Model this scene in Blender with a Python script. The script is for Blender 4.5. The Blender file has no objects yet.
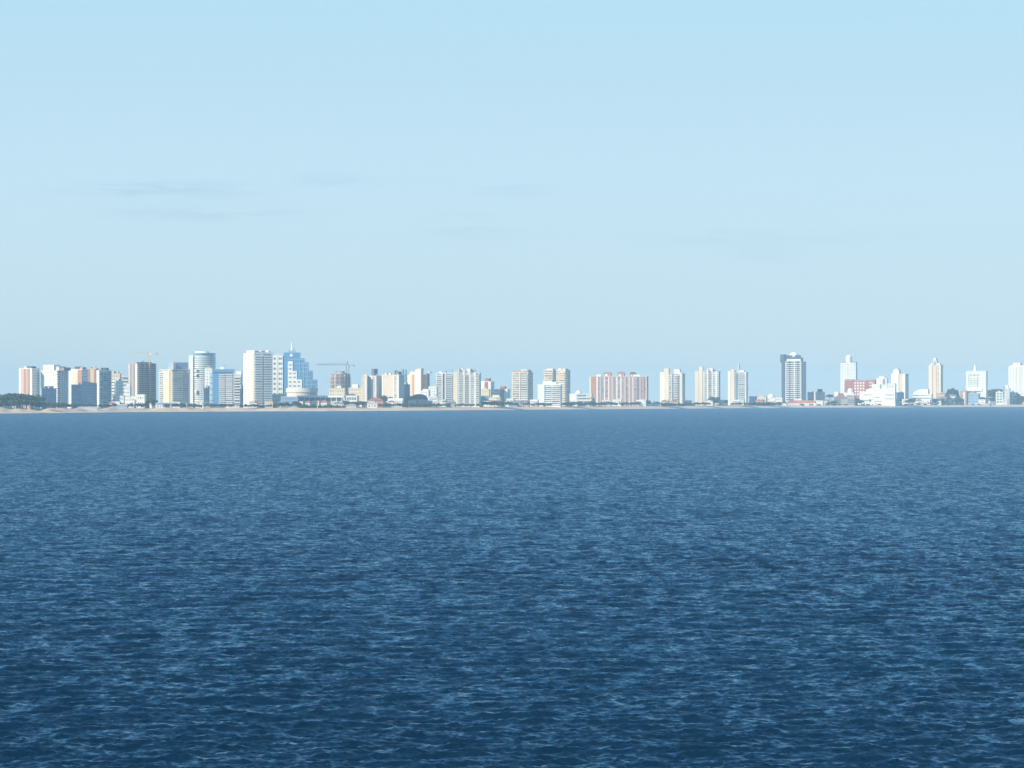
import bpy, bmesh, math, random
import numpy as np
R = math.radians
random.seed(7)
rng = np.random.default_rng(11)
scene = bpy.context.scene
C = scene.collection
F = 4170.0          # focal length in pixels of the 1024 px wide picture
EYE = 395.0         # image row of eye level
H = 15.0            # camera height above the sea
RE = 6.371e6        # radius of the earth: the sea really curves
SUN_AZ, SUN_EL = 52.0, 31.0   # sun: degrees to the left of straight behind the camera, and height

# ------------------------------------------------------------------ materials
def mat(name, col, rough=0.8, spec=0.3, var=0.10, scale=0.06, metal=0.0, streak=True):
    m = bpy.data.materials.new(name); m.use_nodes = True
    nt = m.node_tree; b = nt.nodes['Principled BSDF']
    b.inputs['Roughness'].default_value = rough
    b.inputs['Specular IOR Level'].default_value = spec
    b.inputs['Metallic'].default_value = metal
    geo = nt.nodes.new('ShaderNodeNewGeometry')
    mp = nt.nodes.new('ShaderNodeMapping')
    mp.inputs['Scale'].default_value = (1, 1, 0.35 if streak else 1)
    nt.links.new(geo.outputs['Position'], mp.inputs['Vector'])
    n = nt.nodes.new('ShaderNodeTexNoise'); n.inputs['Scale'].default_value = scale
    n.inputs['Detail'].default_value = 5
    nt.links.new(mp.outputs[0], n.inputs['Vector'])
    r = nt.nodes.new('ShaderNodeValToRGB')
    r.color_ramp.elements[0].position = 0.3; r.color_ramp.elements[1].position = 0.7
    r.color_ramp.elements[0].color = tuple(c*(1-var) for c in col)+(1,)
    r.color_ramp.elements[1].color = tuple(min(1, c*(1+var*0.6)) for c in col)+(1,)
    nt.links.new(n.outputs['Fac'], r.inputs[0])
    nt.links.new(r.outputs[0], b.inputs['Base Color'])
    return m
M = dict(
    white=mat('white_paint', (.78, .755, .69)),
    offwhite=mat('offwhite_render', (.70, .67, .59)),
    cream=mat('cream_render', (.72, .61, .44)),
    sandy=mat('sand_coloured_render', (.56, .44, .29)),
    beige=mat('beige_concrete', (.50, .46, .40)),
    grey=mat('grey_concrete', (.34, .34, .35), var=.2),
    darkgrey=mat('dark_concrete_and_shade', (.14, .145, .16), var=.2),
    pink=mat('pink_render', (.47, .25, .18)),
    salmon=mat('salmon_render', (.52, .23, .13)),
    red=mat('brick_red', (.37, .12, .08), var=.2),
    rust=mat('unfinished_concrete', (.40, .30, .27), var=.25),
    slate=mat('slate_blue_wall_and_shade', (.31, .37, .46)),  # on the shaded blocks this wall colour also carries their blue shade
    tile=mat('clay_tile', (.44, .17, .10), var=.25),
    roofgrey=mat('roof_felt', (.22, .22, .23)),
    darkroof=mat('dark_roof', (.09, .08, .09)),
    bluewall=mat('blue_grey_wall_and_shade', (.38, .44, .52)),  # lighter blue shade tone, put into the colour of shaded walls and slabs
    yellow=mat('yellow_render', (.72, .60, .28)),
    navy=mat('dark_blue_grey_cladding', (.085, .105, .15)),
    crane=mat('crane_yellow', (.62, .50, .22), rough=.5),
    cranegrey=mat('weathered_steel', (.09, .11, .14), rough=.5),
    glass=mat('dark_window_glass', (.17, .19, .22), rough=.18, spec=.6),
    blind=mat('drawn_window_blind', (.46, .45, .42)),
    greyglass=mat('grey_window_glass', (.33, .34, .35), rough=.25, spec=.6),
    blueglass=mat('blue_curtain_glass', (.11, .26, .43), rough=.2, spec=.7, var=.15),
    paleglass=mat('pale_blue_glass', (.28, .42, .50), rough=.2, spec=.7),
    greenglass=mat('green_tinted_glass', (.20, .30, .29), rough=.2, spec=.6),
    bark=mat('bark', (.10, .075, .055), var=.3, scale=2),
    leaf=mat('dark_leaf', (.050, .075, .040), var=.4, scale=.4, streak=False),
    leaf2=mat('olive_leaf', (.065, .085, .040), var=.4, scale=.4, streak=False),
    leaf3=mat('fresh_leaf', (.070, .105, .055), var=.4, scale=.4, streak=False),
    canvas=mat('white_canvas', (.80, .79, .76)),
)

# ------------------------------------------------------------------ geometry helpers
_shore = [(-900, 2250), (-400, 2850), (0, 3620), (64, 3740), (128, 3960), (250, 4150), (320, 4230), (400, 4380), (512, 4720),
          (650, 5150), (800, 5800), (900, 6100), (1024, 6500), (1400, 7600), (1900, 9000)]
def shore(px):
    return float(np.interp(px, [a for a, b in _shore], [b for a, b in _shore]))
def drop(y): return -y*y/(2*RE)
def prof(px, o):
    base = float(np.interp(o, [-300, -60, 0, 25, 60, 110, 1200], [-6, -1.5, -0.15, .9, 2.4, 3.2, 3.6]))
    if -60 < o < 25: base += .10*math.sin(px*.7)+.09*math.sin(px*.31+1)+.07*math.sin(px*1.3)
    if o > 15:
        amp = float(np.interp(px, [-400, 0, 110, 260, 420, 2000], [2.2, 2.2, 1.8, 1.3, .4, .3]))
        w = math.sin(px*.11+1)+math.sin(px*.23+2.1)*.7+math.sin(px*.41+o*.01)*.5
        base += amp*.45*(w+1.2)*math.exp(-((o-55)/28.)**2)
    return base
def ground(px, o):
    return drop(shore(px)+o) + prof(px, o)
def topz(py, Y): return H-(py-EYE)/F*Y

def link(name, me, parent=None, loc=None, rot=None):
    o = bpy.data.objects.new(name, me); C.objects.link(o)
    if parent is not None: o.parent = parent
    if loc is not None: o.location = loc
    if rot is not None: o.rotation_euler = rot
    return o
def tag(o, label, cat, group=None):
    o['label'] = label; o['category'] = cat
    if group: o['group'] = group
    return o
def empty(name, loc, rz, label, cat, group=None):
    o = bpy.data.objects.new(name, None); C.objects.link(o)
    o.location = loc; o.rotation_euler = (0, 0, rz); o.empty_display_size = 2
    return tag(o, label, cat, group)

def bm_box(bm, x0, x1, y0, y1, z0, z1):
    vs = [bm.verts.new(p) for p in ((x0, y0, z0), (x1, y0, z0), (x1, y1, z0), (x0, y1, z0),
                                    (x0, y0, z1), (x1, y0, z1), (x1, y1, z1), (x0, y1, z1))]
    for f in ((3, 2, 1, 0), (4, 5, 6, 7), (0, 1, 5, 4), (1, 2, 6, 5), (2, 3, 7, 6), (3, 0, 4, 7)):
        bm.faces.new([vs[i] for i in f])
def bm_prism(bm, pts, z0, z1):
    a = [bm.verts.new((x, y, z0)) for x, y in pts]; b = [bm.verts.new((x, y, z1)) for x, y in pts]
    n = len(pts)
    bm.faces.new(a[::-1]); bm.faces.new(b)
    for i in range(n): bm.faces.new((a[i], a[(i+1) % n], b[(i+1) % n], b[i]))
def bm_cyl(bm, cx, cy, r0, r1, z0, z1, n=24):
    a = [bm.verts.new((cx+r0*math.cos(2*math.pi*i/n), cy+r0*math.sin(2*math.pi*i/n), z0)) for i in range(n)]
    b = [bm.verts.new((cx+r1*math.cos(2*math.pi*i/n), cy+r1*math.sin(2*math.pi*i/n), z1)) for i in range(n)]
    bm.faces.new(a[::-1]); bm.faces.new(b)
    for i in range(n): bm.faces.new((a[i], a[(i+1) % n], b[(i+1) % n], b[i]))
def bm_dome(bm, cx, cy, z0, r, h, n=20, k=6):
    rings = []
    for j in range(k):
        t = j/k*math.pi/2
        rings.append([bm.verts.new((cx+r*math.cos(t)*math.cos(2*math.pi*i/n), cy+r*math.cos(t)*math.sin(2*math.pi*i/n), z0+h*math.sin(t))) for i in range(n)])
    top = bm.verts.new((cx, cy, z0+h))
    for j in range(k-1):
        for i in range(n): bm.faces.new((rings[j][i], rings[j][(i+1) % n], rings[j+1][(i+1) % n], rings[j+1][i]))
    for i in range(n): bm.faces.new((rings[-1][i], rings[-1][(i+1) % n], top))
    bm.faces.new(rings[0][::-1])
def bm_gable(bm, x0, x1, y0, y1, z0, h, along='x'):
    if along == 'x':
        ym = (y0+y1)/2
        p = [(x0, y0, z0), (x1, y0, z0), (x1, y1, z0), (x0, y1, z0), (x0, ym, z0+h), (x1, ym, z0+h)]
        fs = ((3, 2, 1, 0), (0, 1, 5, 4), (2, 3, 4, 5), (1, 2, 5), (3, 0, 4))
    else:
        xm = (x0+x1)/2
        p = [(x0, y0, z0), (x1, y0, z0), (x1, y1, z0), (x0, y1, z0), (xm, y0, z0+h), (xm, y1, z0+h)]
        fs = ((3, 2, 1, 0), (0, 1, 4), (1, 2, 5, 4), (2, 3, 5), (3, 0, 4, 5))
    v = [bm.verts.new(q) for q in p]
    for f in fs: bm.faces.new([v[i] for i in f])
def bm_hip(bm, x0, x1, y0, y1, z0, h, inset):
    ym = (y0+y1)/2
    v = [bm.verts.new(q) for q in ((x0, y0, z0), (x1, y0, z0), (x1, y1, z0), (x0, y1, z0), (x0+inset, ym, z0+h), (x1-inset, ym, z0+h))]
    for f in ((3, 2, 1, 0), (0, 1, 5, 4), (1, 2, 5), (2, 3, 4, 5), (3, 0, 4)): bm.faces.new([v[i] for i in f])
def done(bm, name, m, parent=None, loc=None, rot=None, smooth=False):
    me = bpy.data.meshes.new(name); bm.to_mesh(me); bm.free()
    me.materials.append(M[m] if isinstance(m, str) else m)
    if smooth: me.polygons.foreach_set('use_smooth', [True]*len(me.polygons))
    return link(name, me, parent, loc, rot)
_cache = {}
def box(name, m, parent, x0, x1, y0, y1, z0, z1):
    """one box part, mesh shared between equal boxes"""
    k = (m, name, round(x1-x0, 2), round(y1-y0, 2), round(z1-z0, 2))
    me = _cache.get(k)
    if me is None:
        bm = bmesh.new(); bm_box(bm, -k[2]/2, k[2]/2, -k[3]/2, k[3]/2, -k[4]/2, k[4]/2)
        me = bpy.data.meshes.new(name); bm.to_mesh(me); bm.free(); me.materials.append(M[m]); _cache[k] = me
    return link(name, me, parent, ((x0+x1)/2, (y0+y1)/2, (z0+z1)/2))

class Bld:
    """local frame: x = along the front from its left end, y = depth backwards, z = up from the ground. The front faces -y."""
    def __init__(s, name, label, x0, sp, x1, top, o, dep=15., th=None, cat='building', group=None):
        s.Y = shore((x0+x1)/2)+o; s.mpp = s.Y/F
        wf, wr = (sp-x0)*s.mpp, max(0.0, (x1-sp))*s.mpp
        if th is None:
            if wr > dep*.82: dep = wr/.82
            t = math.asin(wr/dep)
        else:
            t = R(th); dep = wr/math.sin(t) if wr > 0 else dep
        s.W = wf/math.cos(t); s.D = dep; s.t = t
        az = math.atan((sp-512)/F)
        s.phi = -(t+az)
        s.zg = ground(sp, o)-.3
        s.h = topz(top, s.Y)-s.zg
        # nearest corner (W,0) stands on the line of sight of column sp
        cx, cy = (sp-512)/F*s.Y, s.Y
        ux, uy = math.cos(s.phi), math.sin(s.phi); vx, vy = -uy, ux
        s.root = empty(name, (cx-ux*s.W/2+vx*s.D/2, cy-uy*s.W/2+vy*s.D/2, s.zg), s.phi, label, cat, group)
        s.cnt = {}; s.extra = {}
    def tz(s, py): return topz(py, s.Y)-s.zg
    def P(s, name, m, x0, x1, y0, y1, z0, z1, cap=100):
        n = s.cnt.get(name, 0); s.cnt[name] = n+1
        a = (x0-s.W/2, x1-s.W/2, y0-s.D/2, y1-s.D/2, z0, z1)
        if n >= cap:
            s.extra.setdefault((name, m), []).append(a); return None
        return box(name, m, s.root, *a)
    def off(s, x, y): return (x-s.W/2, y-s.D/2, 0)
    def shape(s, name, m, fn, smooth=False, at=(0, 0)):
        bm = bmesh.new(); fn(bm)
        bmesh.ops.recalc_face_normals(bm, faces=bm.faces)
        return done(bm, name, m, s.root, s.off(*at), smooth=smooth)
    def finish(s):
        for (name, m), L in s.extra.items():
            bm = bmesh.new()
            for a in L: bm_box(bm, *a)
            o = done(bm, name, m, s.root); o['kind'] = 'stuff'
        return s.root
    # bay on the front ('f') or on the right side ('s')
    def bay(self, side, kind, a, b, n, z0, z1, **k):
        s = self
        L = s.W if side == 'f' else s.D
        a, b = a*L, b*L
        fh = (z1-z0)/n
        def put(name, m, u0, u1, p0, p1, q0, q1, cap=100):
            # p = how far in front of the wall face
            if side == 'f': return s.P(name, m, u0, u1, -p1, -p0, q0, q1, cap)
            return s.P(name, m, s.W+p0, s.W+p1, u0, u1, q0, q1, cap)
        if kind == 'pier':
            put('pier', k['m'], a, b, -.3, k.get('p', .45), 0, z1+k.get('dz', 0))
        elif kind == 'panel':
            put('glass_panel', k.get('m', 'glass'), a, b, -.3, k.get('p', .12), z0, z1)
        elif kind == 'win':
            c = k.get('c', 1); w = (b-a)/c; wf = k.get('w', .55); hf = k.get('h', .5); m0 = k.get('m', 'glass')
            if m0 in ('beige', 'cream'): m0 = 'greyglass'; wf = max(wf, .38); hf = max(hf, .38)
            mix = [m0]*4+(['blind', 'glass'] if m0 in ('greyglass', 'glass') else [m0])
            for i in range(n):
                for j in range(c):
                    u = a+w*(j+.5)
                    put('window', RW.choice(mix), u-w*wf/2, u+w*wf/2, -.2, .07, z0+fh*(i+.5-hf/2), z0+fh*(i+.5+hf/2))
        elif kind == 'balc':
            ph = k.get('ph', .38); pr = k.get('p', 1.3); hf = 1-ph
            for i in range(n):
                m0 = k.get('m', 'greyglass'); c = max(1, min(3, int((b-a)/4.5))); w = (b-a-.5)/c
                for j in range(c):
                    put('window', RW.choice([m0, m0, 'glass', 'greyglass', 'blind']), a+.25+w*j, a+.25+w*(j+1)-.35, -.2, .06, z0+fh*(i+ph*.6), z0+fh*(i+.95))
                put('balcony', k.get('sl', 'white'), a, b, -.1, pr, z0+fh*i-.12, z0+fh*(i+ph)-.12)

RW = random.Random(5)
def T(name, label, x0, sp, x1, top, o, wall, n, front=(), side=(), roof=(), dep=15., th=None, cap=None, base=0., group=None, cat='building', finish=True):
    """ordinary block: wall, roof slab, bays and roof houses"""
    s = Bld(name, label, x0, sp, x1, top, o, dep, th, cat, group)
    s.P('wall', wall, 0, s.W, 0, s.D, -2, s.h-.5)
    s.P('roof', cap or wall, -.25, s.W+.25, -.25, s.D+.25, s.h-.5, s.h)
    z0, z1 = max(2.5, base), s.h-.9
    for side_, lst in (('f', front), ('s', side)):
        for it in lst:
            kind, a, b = it[:3]; k = it[3] if len(it) > 3 else {}
            s.bay(side_, kind, a, b, k.get('n', n), z0, z1, **{q: w for q, w in k.items() if q != 'n'})
    for it in roof:
        a, b, py, m = it[:4]
        nm = it[4] if len(it) > 4 else 'roof_house'
        s.P(nm, m, a*s.W, b*s.W, s.D*.2, s.D*.8, s.h-.1, s.tz(py))
    if s.h > 18:      # lift house, water tank and aerials
        u = RW.uniform(.15, .6)*s.W; s.P('lift_house', RW.choice(['offwhite', 'beige', 'grey']), u, u+RW.uniform(2.5, 4), s.D*.4, s.D*.4+3, s.h-.1, s.h+RW.uniform(1.2, 2.4))
        for q in range(RW.choice([0, 1, 1, 2])):
            u = RW.uniform(.1, .9)*s.W; s.P('aerial', 'grey', u, u+.22, s.D*.5, s.D*.5+.22, s.h-.1, s.h+RW.uniform(2.5, 5))
    if finish: s.finish()
    return s

WN = lambda a, b, c=1, **k: ('win', a, b, dict(c=c, **k))
BA = lambda a, b, **k: ('balc', a, b, k)
PI_ = lambda a, b, m, **k: ('pier', a, b, dict(m=m, **k))
PA = lambda a, b, m='glass', **k: ('panel', a, b, dict(m=m, **k))

# ------------------------------------------------------------------ the skyline, left to right
T('apartment_tower', 'white tower with pink striped front at the far left, above the pine grove', 19, 32, 39.5, 368, 350, 'white', 14,
  [PI_(.20, .82, 'pink', p=.3), PI_(.30, .36, 'white', p=.5), WN(.38, .60, 2, m='rust', h=.6, w=.5), PI_(.62, .66, 'white', p=.55), WN(.67, .80, 1, m='rust', h=.4)],
  [WN(.1, .9, 3, m='greyglass', w=.4)], [(.55, .85, 366.3, 'darkroof')])
T('apartment_tower', 'cream white tower with bare front and white balcony edges, second tall tower from the left', 41, 57, 68, 370.5, 300, 'offwhite', 15,
  [WN(.1, .9, 4, w=.2, h=.25, m='beige')], [BA(0, .32, p=1.0, m='glass'), WN(.4, .95, 3, m='greyglass', w=.4)],
  [(.0, .66, 364.8, 'white'), (.8, 1., 366.5, 'beige'), (1.05, 1.3, 367.5, 'roofgrey')])
T('apartment_block', 'low blue grey block in shade directly in front of the cream white tower', 40.7, 41.4, 56.5, 388.2, 190, 'bluewall', 7,
  [], [WN(.05, .95, 5, m='glass', w=.4, h=.4)], [(.2, .9, 386, 'bluewall')], th=50)
T('apartment_tower', 'tower with white, pale yellow and pink vertical bands and a blue shaded side', 69, 82, 88, 369, 380, 'white', 14,
  [PI_(.25, .68, 'cream', p=.3), WN(.32, .64, 2, m='beige', w=.35, h=.4), PI_(.70, 1., 'pink', p=.35)], [WN(.1, .9, 2, m='greyglass')],
  [(.35, .7, 366.6, 'darkroof'), (.75, .95, 367.2, 'pink')])
T('apartment_block', 'dark shaded block in front of the white, yellow and pink banded tower', 70.8, 71.6, 83, 384.5, 200, 'slate', 8,
  [], [WN(.05, .95, 5, m='glass', w=.4, h=.4)], [], th=50)
T('apartment_tower', 'narrow tower with pink edges and pale yellow middle beside the white edged slab', 87.5, 96, 98.5, 368.2, 370, 'cream', 14,
  [PI_(0, .25, 'pink'), WN(.3, .7, 2, m='sandy', w=.4, h=.4), PI_(.75, 1., 'salmon')], [], [(.2, .4, 367.2, 'pink')])
def wedge_block():  # dark sloping block takes the shape of a slanting cast shadow
    s = Bld('apartment_block', 'dark block shaped as a slanting cast shadow below the narrow pink and yellow tower', 82.3, 83, 97, 383.5, 215, 15, 50)
    s.P('wall', 'slate', 0, s.W, 0, s.D, -2, s.h)
    s.shape('roof', 'slate', lambda bm: [None for _ in [0] if None] or _wedge(bm, s))
    s.bay('s', 'win', .05, .95, 8, 2.5, s.h-.6, c=6, w=.4, h=.4, m='glass'); s.finish()
def _wedge(bm, s):
    z = s.h; a = s.tz(381); p = [(0, 0, z), (s.W, 0, z), (s.W, s.D, z), (0, s.D, z), (0, 0, a), (s.W, 0, a), (s.W, s.D, z+.3), (0, s.D, z+.3)]
    v = [bm.verts.new(q) for q in p]
    for f in ((3, 2, 1, 0), (4, 5, 6, 7), (0, 1, 5, 4), (1, 2, 6, 5), (2, 3, 7, 6), (3, 0, 4, 7)): bm.faces.new([v[i] for i in f])
wedge_block()
T('apartment_tower', 'blue shaded slab tower with one thin white lit edge and fine floor lines', 96.5, 99, 111.5, 370.3, 250, 'offwhite', 16,
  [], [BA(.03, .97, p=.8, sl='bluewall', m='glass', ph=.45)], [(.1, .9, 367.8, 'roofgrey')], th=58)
T('apartment_block', 'cream block with small roof turrets rising behind the white balconied block', 111, 120, 121.5, 373.5, 420, 'cream', 9,
  [WN(.05, .95, 4, w=.3)], [], [(.1, .3, 371, 'beige'), (.6, .8, 371, 'beige')])
T('apartment_block', 'block with bright white balcony stripes at left and a plain blue shaded wall at right', 111.5, 115.5, 123, 380.5, 290, 'white', 8,
  [BA(0, 1, m='glass', p=1.2)], [WN(.1, .9, 3, m='glass', w=.3)], th=58)
T('apartment_block', 'pale low block with flat white roof line behind the villas, left of the concrete tower', 119, 128, 129.5, 376.5, 470, 'paleglass', 8, [BA(0, 1, sl='offwhite')], cap='white')
for a in (('white cube house at the left end of the villa cluster', 112.8, 119.5, 120.8, 401.5, 130), ('white villa left of the tallest white villa', 119.8, 123.8, 125, 395.5, 200),
          ('tallest white villa, right of the shaded balcony block', 124.5, 130, 131.5, 385.8, 230), ('cream white villa below the concrete tower', 130.5, 136.5, 138, 396.2, 170),
          ('white villa with long front at the right end of the villa cluster', 137, 144.5, 146.5, 394.2, 150), ('low white villa on the dune below the tallest villa', 126, 134.5, 136, 400.2, 120)):
    T('villa', a[0], a[1], a[2], a[3], a[4], a[5], 'white', 2 if a[4] > 390 else 5, [WN(.1, .9, 3, w=.5, h=.35, m='greyglass')], [WN(.2, .8, 1)], dep=9, cat='house', group='white villas by the beach', cap='offwhite')

def concrete_tower():
    s = T('concrete_tower', 'unfinished grey concrete tower with open dark floors and a hoist up its front', 128.6, 137.5, 156, 363.2, 330, 'rust', 22,
          [PI_(.02, .2, 'beige'), PI_(.42, .5, 'beige'), PI_(.8, .98, 'offwhite', p=.5), WN(.2, .8, 2, m='darkgrey', w=.5, h=.5)], [], [], th=55, finish=False, cap='grey')
    n = 22; z0, z1 = 2.5, s.h-.8; fh = (z1-z0)/n
    for i in range(n):
        s.P('window', 'darkgrey', s.W-.2, s.W+.1, .8, s.D-.8, z0+fh*(i+.12), z0+fh*(i+.85))  # dark panel: shade inside the open floor, put in as colour
        s.P('floor_slab', 'beige', s.W-.1, s.W+1.2, .2, s.D-.2, z0+fh*i-.4, z0+fh*i+.4)
    s.P('hoist', 'pink', s.W-.2, s.W+1.8, s.D*.60, s.D*.70, 0, s.h+1)
    for q in (.1, .35, .9): s.P('column', 'grey', s.W-.1, s.W+.7, s.D*q, s.D*q+.6, 0, s.h)
    s.P('parapet', 'rust', 0, s.W*.9, .2, s.D*.8, s.h-.1, s.h+1.2)
    s.finish()
concrete_tower()

def crane(label, px, py_top, py_jib, o, left, right, m, mastw=1.8, base=None, tilt=0.):
    Y = shore(px)+o; mpp = Y/F; zg = base if base is not None else ground(px, o)
    r = empty('tower_crane', ((px-512)/F*Y, Y, zg), 0, label, 'crane')
    zt = topz(py_top, Y)-zg; zj = topz(py_jib, Y)-zg
    bm = bmesh.new(); w = mastw/2
    for x in (-w, w):
        for y in (-w, w): bm_box(bm, x-.2, x+.2, y-.2, y+.2, -1, zj)
    k = 0; z = 0
    def bar(p, q, t=.1):
        import mathutils
        p, q = mathutils.Vector(p), mathutils.Vector(q); d = q-p
        g = bmesh.ops.create_cube(bm, size=1)['verts']
        mm = mathutils.Matrix.Translation((p+q)/2) @ d.to_track_quat('Z', 'Y').to_matrix().to_4x4() @ mathutils.Matrix.Diagonal((t*2, t*2, d.length, 1))
        bmesh.ops.transform(bm, matrix=mm, verts=g)
    while z < zj-mastw:
        s_ = 1 if k % 2 else -1
        for y in (-w, w): bar((-w*s_, y, z), (w*s_, y, z+mastw))
        for x in (-w, w): bar((x, -w*s_, z), (x, w*s_, z+mastw))
        z += mastw; k += 1
    done(bm, 'mast', m, r)
    bm = bmesh.new(); L0, L1 = (left-px)*mpp, (right-px)*mpp
    bar((L0, -.6, zj), (L1, -.6, zj), .16); bar((L0, .6, zj), (L1, .6, zj), .16); bar((L0, 0, zj+1.2), (0, 0, zj+1.4), .14)
    x = L0; k = 0
    while x < -1.5:
        bar((x, -.6, zj), (x+1.2, 0, zj+1.2), .07); bar((x+1.2, 0, zj+1.2), (x+2.4, .6, zj), .07); x += 2.4
    done(bm, 'jib', m, r)
    bm = bmesh.new(); bar((-.6, 0, zj), (0, 0, zt), .2); bar((.6, 0, zj), (0, 0, zt), .2)
    bar((0, 0, zt), (L0*.6, 0, zj+1.2), .05); bar((0, 0, zt), (L1*.9, 0, zj), .05)
    done(bm, 'tower_top', m, r)
    box('counterweight', 'grey', r, L1*.72, L1*.98, -.8, .8, zj-1.6, zj+.3)
    box('cab', 'white', r, .9, 2.3, -1.2, .6, zj-2., zj-.1)
crane('thin pale crane rising above the unfinished grey concrete tower', 149, 351, 353.2, 362, 128.5, 158, 'crane')
crane('dark grey construction crane with long jib beside the round unfinished building', 347.6, 361, 365, 395, 316.5, 355, 'cranegrey', 3.0)

def rounded_plan(W, D, k=10, bulge=.5):
    """flat back, bowed front"""
    pts = [(W*(1-math.cos(math.pi*i/k))/2, D*bulge*(1-math.sin(math.pi*i/k))) for i in range(k+1)]
    return pts+[(W, D), (0, D)]
def scale_plan(p, W, D, g):
    return [((x-W/2)*(1+2*g/W)+W/2, (y-D/2)*(1+2*g/D)+D/2) for x, y in p]
def cream_hex_tower():
    s = Bld('balcony_tower', 'broad cream tower with faceted front, balconies on every floor and a dark rooftop block', 159.5, 172, 190, 369.3, 230, th=66)
    n = 18; z0, z1 = 3., s.h-1.5; fh = (z1-z0)/n
    s.P('wall', 'sandy', 0, s.W, 0, s.D, -2, s.h-.5); s.P('roof', 'offwhite', -.6, s.W+.6, -.6, s.D+.6, s.h-.5, s.h)
    s.bay('f', 'balc', .02, .38, n, z0, z1, m='greyglass', sl='offwhite'); s.bay('f', 'pier', .38, .86, n, z0, z1, m='cream', p=1.1)
    s.bay('f', 'win', .55, .65, n, z0, z1, c=1, m='sandy')
    s.bay('s', 'balc', .02, .60, n, z0, z1, m='greyglass', sl='offwhite', ph=.45); s.bay('s', 'balc', .64, .86, n, z0, z1, m='greyglass', sl='beige', ph=.5)
    s.bay('s', 'pier', .88, .97, n, z0, z1, m='offwhite', p=1.)
    s.P('roof_house', 'slate', s.W*.5, s.W*.92, s.D*.15, s.D*.95, s.h-.1, s.tz(362.4))
    s.P('roof_house', 'beige', s.W*.93, s.W*1.03, s.D*.05, s.D*.2, s.h-.1, s.tz(363))
    s.P('wing', 'cream', -6, -.02, 3, s.D*.8, -2, s.tz(373)); s.finish()
cream_hex_tower()

def round_tower():
    s = Bld('round_tower', 'tall round tower wrapped in white balcony rings with a white disc on its roof', 188.5, 214, 215.5, 353.6, 340, dep=22)
    W, D = s.W, s.D; p = rounded_plan(W*.84, D, 14, .6); p = [(x+W*.16, y) for x, y in p]
    s.shape('wall', 'paleglass', lambda bm: bm_prism(bm, p, -2, s.h-.5))
    n = 24; z0 = 3; fh = (s.h-2-z0)/n
    q = [((x-W*.58)*1.05+W*.58, y*1.0-1.1 if y < D*.9 else y) for x, y in p]
    for i in range(n):
        bm = bmesh.new(); bm_prism(bm, q, z0+fh*i, z0+fh*i+fh*.42); bmesh.ops.recalc_face_normals(bm, faces=bm.faces)
        done(bm, 'balcony_ring', 'offwhite', s.root, s.off(0, 0))
    s.P('side_wing', 'white', 0, W*.17, D*.2, D*.9, -2, s.tz(355.3))
    s.shape('roof', 'blueglass', lambda bm: bm_prism(bm, q, s.h-.5, s.h+.6))
    s.shape('roof_disc', 'white', lambda bm: bm_cyl(bm, W*.5, D*.5, W*.30, W*.24, s.h+.6, s.tz(351.2), 28))
    s.P('balcony', 'white', W*.24, W*.33, -2.2, 2, s.tz(371), s.tz(369)); s.P('balcony', 'white', W*.24, W*.33, -2.2, 2, s.tz(375.5), s.tz(373.5))
    s.P('balcony', 'white', W*.24, W*.33, -2.2, 2, s.tz(393), s.tz(390))
    s.finish()
round_tower()
T('apartment_slab', 'narrow white lit slab squeezed between the round tower and the blue glass tower', 204.8, 212, 213, 368, 260, 'white', 12, [WN(.15, .9, 2, w=.2, h=.25, m='beige')], dep=12)
T('apartment_block', 'small blue shaded block at the foot of the round tower', 204, 205, 209.5, 388, 200, 'bluewall', 6, [], [WN(.1, .9, 2, m='glass')], th=50)
def blue_tower():
    s = Bld('glass_tower', 'blue glass tower with a pale rounded glass corner at left and striped balconies at right', 209.5, 233.2, 234.5, 371.8, 115, dep=20)
    W, D = s.W, s.D; n = 17; z0, z1 = 3, s.h-1
    s.P('wall', 'blueglass', W*.14, W, 0, D, -2, s.h-.5)
    s.shape('glass_corner', 'paleglass', lambda bm: bm_cyl(bm, W*.12, D*.22, W*.115, W*.115, -2, s.h-.5, 20))
    fh = (z1-z0)/n
    for i in range(n): s.P('floor_band', 'white', W*.0, W*.14, D*.02, D*.4, z0+fh*i, z0+fh*i+.35) if i % 3 == 0 else None
    s.bay('f', 'balc', .40, .66, n, z0, z1, m='paleglass', sl='offwhite'); s.bay('f', 'balc', .68, .98, n, z0, z1, m='greyglass', sl='white')
    s.P('roof', 'blueglass', W*.12, W+1, -1, D*.9, s.h-.5, s.tz(369.2))
    s.P('roof_house', 'white', W*.42, W*.62, D*.2, D*.7, s.tz(369.2), s.tz(367)); s.P('mast', 'grey', W*.6, W*.63, D*.4, D*.4+.8, s.tz(367), s.tz(364.5))
    s.finish()
blue_tower()
T('balcony_block', 'small white balcony block between the blue glass tower and the big white tower', 233.8, 241, 242.5, 374, 270, 'offwhite', 11, [BA(.05, .9, m='glass', sl='white')], [], [(.3, 1., 371.2, 'white')])
T('apartment_block', 'small grey blue shaded block at the left foot of the big white tower', 240, 241.3, 247, 385.5, 230, 'slate', 7, [], [WN(.1, .9, 2)], th=50)

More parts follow.
